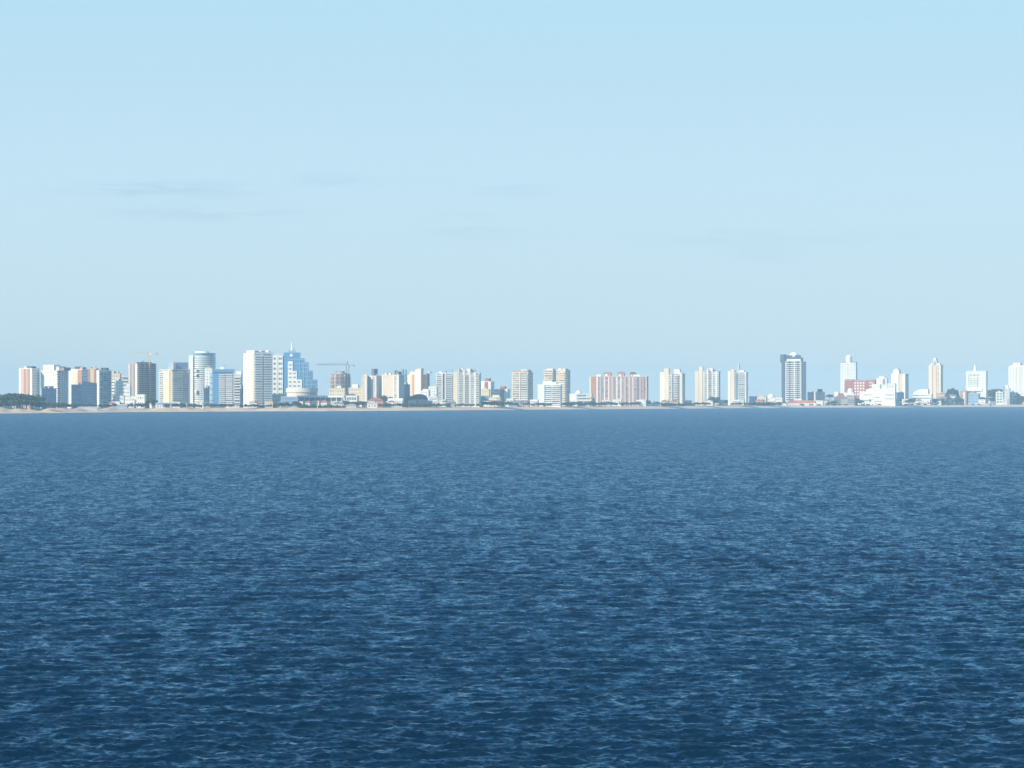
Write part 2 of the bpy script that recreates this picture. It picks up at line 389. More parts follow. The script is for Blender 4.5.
def big_white():
    s = Bld('apartment_tower', 'big bright white tower with plain left wall and two bays of grey balconies', 243.4, 254, 272.5, 353, 170, th=70)
    n = 21; z0, z1 = 3, s.h-1.2
    s.P('wall', 'white', 0, s.W, 0, s.D, -2, s.h-.5); s.P('roof', 'white', -.3, s.W+.5, -.3, s.D+.3, s.h-.5, s.h)
    s.P('wing', 'white', -s.W*.27, -.02, 3, s.D*.6, -2, s.tz(363)); s.P('wing', 'white', -s.W*.2, -.03, s.D*.2, s.D*.7, -2, s.tz(354))
    s.bay('f', 'win', .1, .9, n, z0, z1, c=3, w=.15, h=.25, m='beige'); s.bay('f', 'pier', .8, 1., n, z0, z1, m='cream', p=.3)
    s.bay('s', 'balc', .03, .44, n, z0, z1, m='paleglass', ph=.5, sl='white', p=1.6); s.bay('s', 'balc', .52, .95, n, z0, z1, m='paleglass', ph=.5, sl='white', p=1.6)
    s.bay('s', 'pier', .45, .51, n, z0, z1, m='grey', p=.6)
    for a, b in ((.0, .28), (.36, .62), (.76, .9)):
        g = s.P('roof_house', 'white', s.W*.3, s.W+.4, s.D*a, s.D*b, s.h-.1, s.tz(350.4))
        s.P('window', 'darkgrey', s.W+.2, s.W+.5, s.D*(a+.05), s.D*(b-.05), s.h+.8, s.tz(351.2))
    s.finish()
big_white()
T('hotel_tower', 'white tower with rows of large square dark windows left of the blue glass hotel', 272.6, 282.8, 284, 355.2, 290, 'white', 8,
  [WN(.06, .34, 1, w=.75, h=.45), WN(.58, .94, 2, w=.8, h=.42), PI_(.36, .5, 'offwhite')], [], [], base=12, dep=18)
def stepped_hotel():
    s = Bld('stepped_hotel', 'blue glass hotel stepping down to the right, with a spire on top', 283.8, 316.5, 317.5, 352.5, 260, dep=20)
    W, D, px = s.W, s.D, s.W/(316.5-283.8)
    X = lambda q: (q-283.8)*px
    def steps(bm):
        for a, b, y in ((283.8, 299.6, 352.5), (299.62, 303.8, 358.3), (303.82, 307.8, 362.2), (307.82, 312, 370.5), (312.02, 316.5, 379.5)):
            bm_box(bm, X(a), X(b), 0, D, -2, s.tz(y))
    s.shape('wall', 'blueglass', steps)
    for a, b, y, y1 in ((288, 292.8, 361.3, 390), (292.85, 297, 371, 390), (297.05, 302, 379.5, 390)):
        s.P('white_front', 'white', X(a), X(b), -.8, .2, s.tz(y1), s.tz(y))
    for y in (364, 368, 372.5, 376.5, 381, 385):
        for xx in (290.2, 294.6, 298.9):
            if (xx > 293 and y < 372) or (xx > 297 and y < 380): continue
            s.P('window', 'greyglass', X(xx-1.3), X(xx+1.3), -.95, -.5, s.tz(y+1.7), s.tz(y))
    for a, y in ((288.2, 359), (296, 363.4), (301, 367), (301, 371.5), (304, 376), (306, 380), (305, 384)):   # pale floor bands on the glass
        b = 303.6 if y < 362 else 307.6 if y < 370 else 311.8 if y < 379 else 316.3
        s.P('floor_band', 'paleglass', X(a), X(b), -.35, .1, s.tz(y+.7), s.tz(y))
    for xx in (300, 303.8, 307.8, 312):
        yy = 359 if xx < 301 else 363 if xx < 305 else 371 if xx < 309 else 380
        s.P('mullion', 'paleglass', X(xx)-.3, X(xx)+.3, -.5, .1, s.tz(388), s.tz(yy))
    s.P('crown', 'paleglass', X(287.8), X(295), D*.3, D*.7, s.h, s.tz(350.3))
    s.P('roof_sign_panel', 'white', X(290), X(292.5), -.5, .1, s.tz(356.6), s.tz(354))
    s.shape('spire', 'offwhite', lambda bm: bm_cyl(bm, X(291.6), D*.5, 1.7, .25, s.tz(350.3), s.tz(341.5), 10))
    for a in (289, 294): s.shape('antenna', 'grey', lambda bm, a=a: bm_cyl(bm, X(a), D*.4, .4, .2, s.h, s.tz(347.8), 8))
    s.finish()
stepped_hotel()
def drum(name, label, x0, x1, top, o, bands, cat='building'):
    """round low building made of stacked discs: bands = (z0,z1,radius factor,material,part name)"""
    Y = shore((x0+x1)/2)+o; r = (x1-x0)/2/F*Y; cx = ((x0+x1)/2-512)/F*Y
    zg = ground((x0+x1)/2, o); h = topz(top, Y)-zg
    e = empty(name, (cx, Y, zg), 0, label, cat)
    for a, b, k, m, nm in bands:
        bm = bmesh.new(); bm_cyl(bm, 0, 0, r*k, r*k, h*a if a else -2, h*b, 32); done(bm, nm, m, e)
    return e, r, h
drum('round_podium', 'cream oval podium hall at the foot of the stepped blue glass hotel', 286, 318, 388.2, 225,
     [(0, .55, .9, 'greyglass', 'wall'), (.56, .78, .95, 'cream', 'terrace'), (.785, 1, 1., 'offwhite', 'roof')])
T('podium_block', 'cream low block at the foot of the white square windowed tower', 272.5, 284.5, 286, 394, 170, 'cream', 3, [WN(.05, .95, 5, h=.35, m='greyglass', w=.6)], dep=16)
T('low_pavilion', 'dark blue glass low pavilion in front of the oval podium', 281, 297.5, 299.5, 396.5, 110, 'slate', 3, [WN(.05, .95, 6, m='blueglass', w=.8, h=.6)], cap='bluewall', dep=14)
def pavilion():
    s = Bld('beach_pavilion', 'long low pavilion with thin white flat roof below the round unfinished building', 299, 342, 344, 395, 150, dep=20)
    s.P('wall', 'beige', 0, s.W, 0, s.D, -2, s.tz(401)); s.P('glass_wall', 'glass', .5, s.W-.5, .6, s.D-.6, s.tz(401), s.tz(397.5))
    s.P('roof', 'white', -2, s.W+2, -3, s.D+1, s.tz(397.5), s.tz(395.6))
    for i in range(9): s.P('column', 'white', s.W*i/8-.3, s.W*i/8+.3, -1.8, -1.2, 0, s.tz(397.5))
    s.P('terrace_wall', 'beige', -3, s.W+3, -9, -8.4, -2, s.tz(403)); s.finish()
pavilion()
T('beach_pavilion', 'shorter white roofed pavilion with glass front at the right end of the long pavilion', 343.5, 357, 359, 395.5, 165, 'white', 2, [WN(.05, .95, 5, m='glass', w=.75, h=.6)], dep=14)
def round_unfinished():
    e, r, h = drum('unfinished_building', 'round unfinished building of pinkish concrete floors beside the dark grey crane', 329.3, 351, 371.2, 420,
                   [(0, .94, .66, 'grey', 'core')])
    n = 15
    for i in range(n):
        z = h*.12+h*.84*i/n; k = 1-.18*max(0, (i-11)/4.)**2
        bm = bmesh.new(); bm_cyl(bm, 0, 0, r*k, r*k, z, z+.9, 32); done(bm, 'floor_slab', 'beige' if i % 2 else 'rust', e)
    for j in range(12):
        a = 2*math.pi*j/12; x, y = r*.88*math.cos(a), r*.88*math.sin(a)
        box('column', 'pink' if j % 2 else 'offwhite', e, x-.7, x+.7, y-.4, y+.4, 0, h*.9)
    bm = bmesh.new(); bm_cyl(bm, 0, 0, r*.45, r*.4, h*.94, h, 20); done(bm, 'roof_house', 'rust', e)
round_unfinished()
T('apartment_block', 'cream low block with two roof steps in front of the round unfinished building', 329, 344.5, 346, 388, 300, 'cream', 4, [WN(.05, .95, 6, w=.35, m='greyglass')], [], [(.5, .75, 385.5, 'offwhite')])
T('apartment_block', 'cream block with a stepped gable right of the dark grey crane mast', 348.5, 358, 360, 387.5, 290, 'cream', 5, [WN(.05, .95, 4, w=.3, m='beige')], [], [(.35, .95, 384.3, 'white')])
T('apartment_block', 'low pale cream block at the left foot of the slim cream tower', 357.8, 362, 363.2, 388, 250, 'cream', 6, [WN(.1, .9, 2, m='beige')])
T('apartment_tower', 'slim plain cream tower right of the dark grey crane', 361.8, 367.4, 368.4, 376, 230, 'cream', 11, [WN(.1, .5, 2, w=.3, m='beige'), PI_(.6, .9, 'white')], [], [(.3, .9, 374.8, 'yellow')])
T('apartment_tower', 'grey and white striped tower with a tall rooftop chimney and blue shaded right side', 368, 376.3, 382, 375.6, 215, 'offwhite', 13,
  [PI_(.05, .2, 'grey'), WN(.22, .4, 1, m='greenglass'), PI_(.42, .56, 'white', p=.8), PI_(.6, .72, 'beige'), WN(.74, .95, 1, m='greyglass')],
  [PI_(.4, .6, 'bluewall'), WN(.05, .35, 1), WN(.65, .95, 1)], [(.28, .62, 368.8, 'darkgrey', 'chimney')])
T('apartment_tower', 'wide cream tower with fine rows of windows and rooftop tanks', 382, 399, 404.5, 374.6, 175, 'cream', 14,
  [PI_(0, .1, 'white'), WN(.12, .66, 4, w=.4, h=.35, m='beige'), PI_(.66, .73, 'white'), WN(.74, .86, 1, m='greyglass', w=.9, h=.6), PI_(.88, 1., 'offwhite')],
  [WN(.1, .9, 3, m='glass', w=.4)], [(.58, .68, 370.5, 'grey'), (.74, .9, 371.5, 'roofgrey'), (.1, .2, 372.8, 'offwhite')])
T('apartment_tower', 'pale grey blue tower with two slim roof shafts behind the wide cream tower', 400.2, 405, 407.5, 373.5, 430, 'paleglass', 13, [WN(.1, .9, 2, m='greyglass')], [],
  [(.12, .38, 368.8, 'paleglass', 'roof_shaft'), (.7, .98, 369.5, 'paleglass', 'roof_shaft')])
T('apartment_block', 'solid deep blue shaded block between the two cream towers', 400.8, 402, 410, 384.3, 180, 'slate', 9, [], [WN(.1, .9, 4, m='blueglass')], th=48)
def tiered_cream():
    s = T('apartment_tower', 'tiered cream and peach tower with a tall central shaft', 407.3, 421.5, 427.2, 374.2, 345, 'cream', 13,
          [PI_(.04, .28, 'cream', p=.3), PI_(.36, .46, 'salmon', p=.2), WN(.48, .56, 1, m='sandy'), PI_(.58, .98, 'offwhite', p=.9, dz=6.5)],
          [PI_(.1, .9, 'pink', p=.25), WN(.3, .8, 2, m='beige')], [(.1, .5, 371.6, 'cream')], finish=False)
    s.P('shaft', 'beige', s.W*.62, s.W*.95, s.D*.1, s.D*.5, s.h-.1, s.tz(368.2)); s.finish()
tiered_cream()
T('apartment_slab', 'thin shade-dark slab just right of the tiered cream and peach tower', 426.8, 427.2, 429.6, 373.3, 330, 'darkgrey', 10, [], [], th=30)  # slab in shade, its shade put into the dark wall colour
# low front row 365-440
def house(label, x0, x1, eave, ridge, o, wall='white', roof='tile', kind='hip', name='house', m='greyglass', cols=3, dep=10, group=None):
    s = Bld(name, label, x0, x1-.8, x1, eave, o, dep=dep, cat='house', group=group)
    s.P('wall', wall, 0, s.W, 0, s.D, -2, s.h)
    hh = s.tz(ridge)-s.h
    if kind == 'hip': s.shape('roof', roof, lambda bm: bm_hip(bm, -.5, s.W+.5, -.5, s.D+.5, s.h+.01, hh, min(s.W*.3, s.D*.5)))
    elif kind == 'gable': s.shape('roof', roof, lambda bm: bm_gable(bm, -.5, s.W+.5, -.5, s.D+.5, s.h+.01, hh, 'x'))
    else: s.shape('roof', roof, lambda bm: bm_gable(bm, -.5, s.W+.5, -.5, s.D+.5, s.h+.01, hh, 'y'))
    s.bay('f', 'win', .08, .92, max(1, int(s.h/3.2)), .5, s.h-.3, c=cols, w=.5, h=.5, m=m); s.finish(); return s
house('wide pink red tiled house row below the grey and white striped tower', 368, 384, 400.5, 397.6, 140, 'pink', 'red', 'hip', cols=6)
house('low cream beach house in front of the pink red house row', 367, 378, 404, 402.5, 85, 'offwhite', 'beige', 'gable')
house('low white house with broad pale roof below the wide cream tower', 388, 403, 401, 398.2, 130, 'white', 'offwhite', 'gable', cols=5)
T('apartment_block', 'dusky pink low block left of the dark domed hall', 403.5, 413, 415, 396, 170, 'pink', 3, [WN(.1, .9, 4, m='greyglass')], cap='beige')
def domed_hall():
    s = Bld('domed_hall', 'dark brown hall with curved roof below the tiered cream tower', 410.5, 426.5, 428, 399.5, 130, dep=18)
    s.P('wall', 'grey', 0, s.W, 0, s.D, -2, s.h)
    k = 10
    def arch(bm):
        hh = s.tz(394)-s.h
        pr = [(s.W*(1-math.cos(math.pi*i/k))/2, s.h+hh*math.sin(math.pi*i/k)) for i in range(k+1)]
        a = [bm.verts.new((x, -.5, z)) for x, z in pr]; b = [bm.verts.new((x, s.D, z)) for x, z in pr]
        bm.faces.new(a[::-1]); bm.faces.new(b)
        for i in range(k): bm.faces.new((a[i], a[i+1], b[i+1], b[i]))
        bm.faces.new((a[0], b[0], b[k], a[k]))
    s.shape('roof', 'darkroof', arch); s.bay('f', 'win', .05, .95, 2, 1, s.h-.5, c=6, w=.6, h=.4, m='glass'); s.finish()
domed_hall()
T('apartment_block', 'bright white stepped block under the thin shade-dark slab', 419.5, 428.5, 430.5, 390.5, 240, 'white', 5, [WN(.1, .9, 3, w=.2, h=.3, m='beige')], [], [(.3, .95, 389.2, 'offwhite')])
T('apartment_block', 'taller bright white block left of the white balcony stripes', 428.5, 436.5, 438, 386.3, 260, 'white', 6, [WN(.1, .9, 3, w=.25, h=.3, m='beige')], [], [(.5, .95, 387, 'white')])
house('white gabled house with tall narrow windows below the bright white blocks', 428.5, 438.5, 397.5, 393.5, 125, 'white', 'white', 'front', m='glass', cols=4)
T('house', 'small cream flat roofed house below the white balcony tower', 438, 446, 447.5, 399.5, 130, 'offwhite', 2, [WN(.1, .9, 3, w=.4)], cat='house')
house('low violet grey roofed house right of the small cream flat roofed house', 446, 456, 403, 400.3, 95, 'grey', 'roofgrey', 'hip')

T('balcony_tower', 'white tower with balcony stripes both sides of a dark vertical slot', 436, 452.5, 453.5, 372.8, 260, 'white', 15,
  [BA(.02, .34, m='greyglass'), PI_(.36, .41, 'white', p=1.4), PA(.42, .53, 'glass'), PI_(.54, .6, 'white', p=1.4), BA(.62, .98, m='blueglass', sl='offwhite')], [],
  [(.15, .35, 371.5, 'white'), (.5, .62, 370.3, 'grey'), (.75, .95, 369.2, 'paleglass')], dep=16)
def fin_tower(label, x0, sp, x1, top, o, n, fins, bays, wall='offwhite', side=(), **k):
    s = T('balcony_tower', label, x0, sp, x1, top, o, wall, n, bays, side, finish=False, **k)
    for a, b, y, m in fins: s.P('fin', m, s.W*a, s.W*b, -.8, s.D*.6, -1, s.tz(y))
    s.finish()
fin_tower('wide pale cream tower of four balcony bays between tall fins', 453.2, 479.5, 481, 372.8, 125, 17,
          [(0, .17, 371.8, 'cream'), (.20, .23, 368, 'offwhite'), (.38, .44, 369.5, 'offwhite'), (.60, .66, 368.2, 'offwhite'), (.80, .86, 372, 'white')],
          [BA(.17, .38, m='greenglass', sl='offwhite'), BA(.44, .60, m='greyglass', sl='beige'), BA(.66, .80, m='greenglass', sl='white'), BA(.86, .99, m='greyglass', sl='offwhite')],
          roof=[(.19, .36, 368.3, 'offwhite'), (.50, .62, 368.5, 'offwhite'), (.64, .8, 369.2, 'beige')])
T('low_terrace', 'low pinkish terrace building at the foot of the wide pale cream tower', 462.5, 480.5, 482, 401.8, 110, 'pink', 2, [BA(.0, 1, sl='white', m='greyglass')])
def redwhite(label, x0, sp, x1, top, o, n, **k):
    return T('apartment_block', label, x0, sp, x1, top, o, 'white', n, **k)
redwhite('white block with a dark red upper centre right of the wide pale cream tower', 480.5, 491, 494.3, 381.3, 300, 7, front=[PI_(.42, .72, 'red', p=.4, n=1), WN(.1, .38, 1, m='beige', h=.3), PI_(.74, .98, 'white', p=.6), PI_(.05, .4, 'white', p=.7)],
         side=[WN(.1, .9, 2)], roof=[(.38, .75, 378.3, 'red')])
T('house', 'pale yellow block in front of the white block with the dark red centre', 481, 489, 490.3, 389, 250, 'yellow', 4, [WN(.1, .9, 4, w=.4, h=.3, m='beige')], cap='offwhite')
T('glass_pavilion', 'small deep blue glass block below the pale yellow block', 481, 487.6, 489, 396, 170, 'blueglass', 3, [WN(.05, .95, 4, m='greyglass', w=.7, h=.3)], cap='slate')
redwhite('white and cream block with a brick red centre and blue shaded right end', 491.5, 507.5, 510.3, 389, 280, 6, front=[WN(.05, .5, 3, m='sandy', w=.8, h=.35), PI_(.54, .78, 'pink', p=.4), PI_(.8, 1., 'white', p=.6)],
         side=[WN(.1, .9, 2)], roof=[(.5, .78, 386.3, 'red')])
T('terrace_block', 'low stepped cream terrace block in front of the brick red centred block', 488.5, 500, 502, 397, 180, 'cream', 3, [BA(0, 1, sl='offwhite', m='greenglass')], [], [(.3, .9, 395, 'cream')])
T('villa', 'low white villa between the brick red centred block and the cream grid tower', 506.5, 513.5, 515, 398.5, 170, 'white', 2, [WN(.1, .9, 3)], cat='house')
T('balcony_tower', 'cream tower with an even grid of balconies and a beige roof band', 512, 528, 533, 372.3, 265, 'cream', 14,
  [BA(.02, .47, m='greyglass', sl='cream'), PI_(.48, .53, 'cream', p=1.5), BA(.54, .98, m='greyglass', sl='offwhite')], [WN(.1, .9, 3, m='glass')],
  [(.02, .98, 370.6, 'pink', 'roof_band'), (.5, .9, 369.6, 'offwhite')], dep=18)
house('low violet grey roofed house at the left foot of the cream grid tower', 510, 524, 402.5, 400.6, 100, 'grey', 'roofgrey', 'hip')
T('apartment_tower', 'left of twin cream towers, striped beige and pink, behind the blue and white striped block', 544, 553, 556.5, 370, 320, 'cream', 15, [BA(.02, .98, m='sandy', sl='cream', ph=.5)], [WN(.1, .9, 2)], [(.2, .9, 368.6, 'offwhite')])
T('apartment_tower', 'right of twin cream towers, with pale yellow balconies and a blue shaded right side', 556.3, 565.3, 570.3, 370, 250, 'cream', 15,
  [BA(.02, .3, m='greyglass', sl='cream'), PI_(.3, .38, 'cream', p=1.), BA(.4, .98, m='sandy', sl='cream', ph=.5)], [BA(.02, .4, m='glass', sl='offwhite'), WN(.45, .95, 2)], [(.1, .45, 368.5, 'offwhite'), (.6, .9, 368.6, 'offwhite')], dep=16)
T('balcony_block', 'blue and white striped lower block in front of the twin cream towers', 537.8, 560.5, 562, 384.3, 105, 'white', 10,
  [PI_(0, .29, 'white', p=1.5), BA(.3, .62, m='paleglass', sl='white'), BA(.64, .99, m='greyglass', sl='offwhite')], [], [(.62, .8, 382, 'white'), (.2, .62, 380.5, 'offwhite')])
def domed_block():
    s = T('domed_block', 'low white block with a shallow white dome left of the long pink block', 569.5, 591.5, 593, 393.7, 140, 'white', 3, [PI_(.0, .33, 'white', p=.8), BA(.36, .98, m='paleglass', sl='offwhite')], finish=False, dep=20)
    s.shape('dome', 'white', lambda bm: bm_dome(bm, s.W*.38, s.D*.5, s.h, s.W*.15, s.tz(390.3)-s.h), smooth=True); s.finish()
domed_block()
def pink_slab():
    s = Bld('apartment_block', 'long wide pink and white block with three red roof houses', 589.2, 646.8, 648.3, 376.2, 200, dep=20)
    W, D = s.W, s.D; n = 12; z0, z1 = 3, s.h-1
    s.P('wall', 'pink', 0, W, 0, D, -2, s.h-.5); s.P('roof', 'offwhite', -.3, W+.3, -.3, D+.3, s.h-.5, s.h)
    X = lambda p: (p-589.2)/(646.8-589.2)
    def pier(a, b, m, p=.7): s.bay('f', 'pier', X(a), X(b), n, z0, z1, m=m, p=p)
    pier(589.3, 591.2, 'offwhite'); pier(591.4, 596, 'salmon', .35); pier(596.3, 598, 'white'); pier(600, 601.4, 'beige')
    for a in (604, 608.2): pier(a, a+1.2, 'white', .5)
    pier(611.5, 613.6, 'beige'); 
    for a in (616.3, 620.3): pier(a, a+1.3, 'white', .5)
    pier(624.3, 626, 'beige'); pier(628.8, 629.8, 'offwhite', .5); pier(632.4, 633.6, 'offwhite', .5)
    s.bay('f', 'panel', X(637), X(639), n, z0, z1, m='glass', p=.2); pier(639.6, 640.8, 'beige'); pier(643.2, 644.2, 'pink')
    pier(646, 647.0, 'beige')
    for a, b in ((592, 595.8), (598.2, 599.8), (601.6, 603.8), (605.4, 608), (614, 616), (617.8, 620), (621.8, 624), (626.2, 628.6), (630, 632.2), (633.8, 636.6), (641, 643), (644.3, 645.8)):
        m = 'salmon' if a < 593 else 'greyglass'
        s.bay('f', 'win', X(a), X(b), n, z0, z1, c=1, w=.85, h=.55, m=m)
    for a, b, y in ((603, 610.5, 372.2), (616.8, 623.8, 372.2), (629.3, 635, 372.6)):
        s.P('roof_house', 'pink', X(a)*W, X(b)*W, D*.25, D*.75, s.h-.1, s.tz(y+1))
        s.shape('roof_cap', 'darkroof' if a > 625 else 'pink', lambda bm: bm_hip(bm, X(a)*W-.4, X(b)*W+.4, D*.25-.4, D*.75+.4, s.tz(y+1), 2, 2))
        s.P('window', 'white', X(a+1.5)*W, X(b-3.5)*W, D*.25-.1, D*.25+.2, s.h+.2, s.tz(y+2))
    s.P('roof_house', 'white', X(633)*W, X(640)*W, D*.2, D*.7, s.h-.1, s.tz(374.7)); s.P('roof_house', 'white', X(596)*W, X(600.5)*W, D*.2, D*.7, s.h-.1, s.tz(374.5))
    s.finish()
pink_slab()
house('small white gabled beach house at the right foot of the long pink block', 639.5, 646.5, 403, 400, 110, 'white', 'white', 'front', dep=8)
house('dark pointed roof beach house right of the white gabled beach house', 646.8, 652, 403.8, 400.3, 105, 'white', 'darkroof', 'front', dep=8, cols=2)
house('little white peaked house between the dark pointed roof and the cream ribbed tower', 652.3, 656.6, 404, 401.3, 105, 'white', 'offwhite', 'front', dep=8, cols=2)
fin_tower('ribbed cream tower standing first to the right of the long pink block', 660, 683, 685, 373.5, 170, 17,
          [(0, .18, 372, 'white'), (.18, .38, 368.3, 'cream'), (.50, .53, 375, 'white'), (.86, .96, 372.5, 'offwhite')],
          [BA(.38, .50, m='greyglass', sl='offwhite'), PA(.53, .60, 'glass'), BA(.60, .78, m='greyglass', sl='white', p=2.2), BA(.79, .86, m='sandy', sl='beige')],
          roof=[(.58, .84, 369.2, 'offwhite')], wall='beige')
T('kiosk', 'small cream beach house between the two ribbed cream towers', 684.8, 688, 689.2, 400.8, 120, 'cream', 1, [WN(.2, .8, 2)], cat='house', dep=8)
fin_tower('ribbed cream tower with five tall fins, the middle of three similar towers', 695, 718.8, 720.3, 371.2, 170, 17,
          [(0, .16, 371, 'cream'), (.17, .32, 366.6, 'cream'), (.36, .40, 371, 'offwhite'), (.50, .56, 369, 'white'), (.70, .75, 368.2, 'offwhite'), (.86, .92, 371, 'white')],
          [BA(.40, .50, m='greyglass', sl='offwhite'), BA(.56, .70, m='greyglass', sl='beige'), BA(.75, .86, m='greenglass', sl='white'), BA(.92, 1, m='greyglass', sl='white')],
          roof=[(.55, .72, 368, 'cream'), (.76, .84, 370, 'beige')], wall='beige')
fin_tower('ribbed tower with pale green balcony bays, the rightmost of three similar towers', 728, 746.3, 748, 372, 160, 17,
          [(0, .12, 371, 'white'), (.13, .36, 370.6, 'cream'), (.94, 1, 372, 'offwhite')],
          [PA(.40, .52, 'greenglass'), BA(.40, .56, m='greenglass', sl='paleglass'), BA(.58, .93, m='greyglass', sl='offwhite')],
          roof=[(.5, .85, 370.2, 'offwhite'), (.15, .3, 369.3, 'cream'), (.52, .58, 364.5, 'offwhite', 'mast')], wall='offwhite')
T('apartment_block', 'dull blue shaded low block right of the three ribbed towers', 748.5, 749.2, 757.5, 396.3, 260, 'slate', 3, [], [WN(.05, .95, 4)], th=45)
T('apartment_block', 'cream low block with flat roof between the shaded blue block and the white domed hall', 757, 766, 767.5, 397.2, 190, 'cream', 2, [WN(.1, .9, 4, m='beige')], [], [(.2, .8, 395.5, 'sandy')])
def domed_hall2():
    s = T('domed_hall', 'cream white hall with a small white dome left of the dark grey tower', 766.5, 782, 783.5, 397.5, 200, 'offwhite', 2, [WN(.05, .95, 7, m='pink', w=.6)], finish=False, dep=18)
    s.shape('dome', 'white', lambda bm: bm_dome(bm, s.W*.26, s.D*.5, s.h, s.W*.24, s.tz(394)-s.h), smooth=True); s.finish()
domed_hall2()
house('small white gabled beach house at the left foot of the dark grey tower', 781, 787, 403.3, 400.3, 110, 'white', 'darkroof', 'front', dep=8)
def landmark():
    s = Bld('landmark_tower', 'tall dark grey tower with white floor lines, rounded crown and bulb topped side shaft', 785.6, 804.8, 806, 361.5, 220, dep=22)
    W, D = s.W, s.D; n = 20; z0, z1 = 3, s.h-.5; fh = (z1-z0)/n; px = W/(804.8-785.6)
    s.P('wall', 'navy', 0, W, 0, D, -2, s.h)
    for i in range(n):
        s.P('balcony', 'white', -.3, W*.83, -1.1, D, z0+fh*i, z0+fh*(i+.42))
        s.P('balcony', 'offwhite', W*.84, W+.5, .4, D, z0+fh*i, z0+fh*(i+.40))
    for a, m in ((.0, 'white'), (.2, 'navy'), (.44, 'white'), (.62, 'navy'), (.78, 'white')): s.P('pier', m, W*a, W*a+1.1, -1.25, .2, 0, s.h+1)
    s.P('roof', 'white', W*.08, W*.78, -.5, D, s.h, s.tz(359)); s.P('crown', 'navy', W*.02, W*.74, 1, D*.9, s.tz(359), s.tz(355.2))
    s.P('crown', 'navy', W*.74, W*.86, 1, D*.9, s.h, s.tz(357.5))
    s.shape('crown_cap', 'white', lambda bm: bm_dome(bm, W*.42, D*.35, s.tz(357), W*.26, s.tz(352)-s.tz(357)), smooth=True)
    s.P('window', 'darkgrey', W*.22, W*.6, -.8, .5, s.tz(358.6), s.tz(357.6))
    s.P('shaft', 'navy', -4.4*px, -1.1*px, D*.3, D*.7, -2, s.tz(356))
    s.shape('bulb', 'navy', lambda bm: bm_cyl(bm, -3.*px, D*.5, 3.1*px, 3.1*px, s.tz(361), s.tz(354.3), 20))
    s.shape('bulb_foot', 'navy', lambda bm: bm_cyl(bm, -3.*px, D*.5, 1.6*px, 3.1*px, s.tz(363.8), s.tz(361)-.02, 20)); s.finish()
landmark()
house('long low red roofed house at the foot of the tall dark grey tower', 787, 816.5, 403, 400.3, 110, 'white', 'tile', 'hip', m='pink', cols=9)
T('apartment_block', 'dull blue shaded block right of the dark grey tower', 806, 807.5, 815, 392, 270, 'slate', 4, [], [WN(.05, .95, 4)], th=45)
T('house', 'cream house with a dark roof turret right of the dark grey tower', 814, 821.8, 825, 391.7, 200, 'cream', 3, [WN(.1, .9, 3, m='sandy')], [], [(.35, .75, 389, 'darkroof')], cat='house')
def white_cap_tower():
    s = T('apartment_tower', 'white tower with a rounded cap on its flat roof, standing over the red brick block', 840.6, 855.8, 857.3, 362.6, 330, 'white', 16,
          [WN(.05, .4, 2, w=.5, h=.22, m='beige'), WN(.5, .98, 3, w=.25, h=.3, m='cream'), PI_(.42, .46, 'cream')], [], [(.0, 1., 361.9, 'roofgrey', 'roof_band')], finish=False)
    s.shape('roof_cap', 'white', lambda bm: (bm_cyl(bm, s.W*.5, s.D*.5, s.W*.21, s.W*.21, s.h, s.tz(357.5), 20), bm_dome(bm, s.W*.5, s.D*.5, s.tz(357.5)+.01, s.W*.21, s.tz(354.8)-s.tz(357.5)))); s.finish()
white_cap_tower()
T('brick_block', 'red brick block with rows of white framed windows beside the white capped tower', 844.5, 875.5, 877, 380.8, 185, 'red', 5,
  [WN(.02, .2, 2, m='pink', w=.5, h=.3), WN(.3, .66, 4, m='white', w=.55, h=.55), WN(.78, .96, 1, m='offwhite', w=.8, h=.35)], [], [(.0, .28, 379, 'rust'), (.3, .72, 379.6, 'greyglass'), (.75, 1, 379.2, 'rust')], base=14)
def red_low():
    s = T('low_block', 'low dark brown block with two red roofs below the red brick block', 834, 854.5, 856, 396.5, 85, 'rust', 3, [BA(.0, 1, sl='grey', m='darkgrey')], [], [(.0, .2, 391.8, 'white'), (.5, .95, 392.5, 'offwhite')], finish=False)
    for a, b in ((.12, .45), (.6, .9)): s.shape('roof_gable', 'red', lambda bm: bm_hip(bm, s.W*a, s.W*b, 0, s.D, s.h, s.tz(393.2)-s.h, 1.5))
    s.finish()
red_low()
drum('round_hall', 'small cream white round hall in front of the red brick block', 847.5, 854.5, 388.5, 95, [(0, .93, 1, 'offwhite', 'wall'), (.935, 1, .8, 'white', 'roof')])
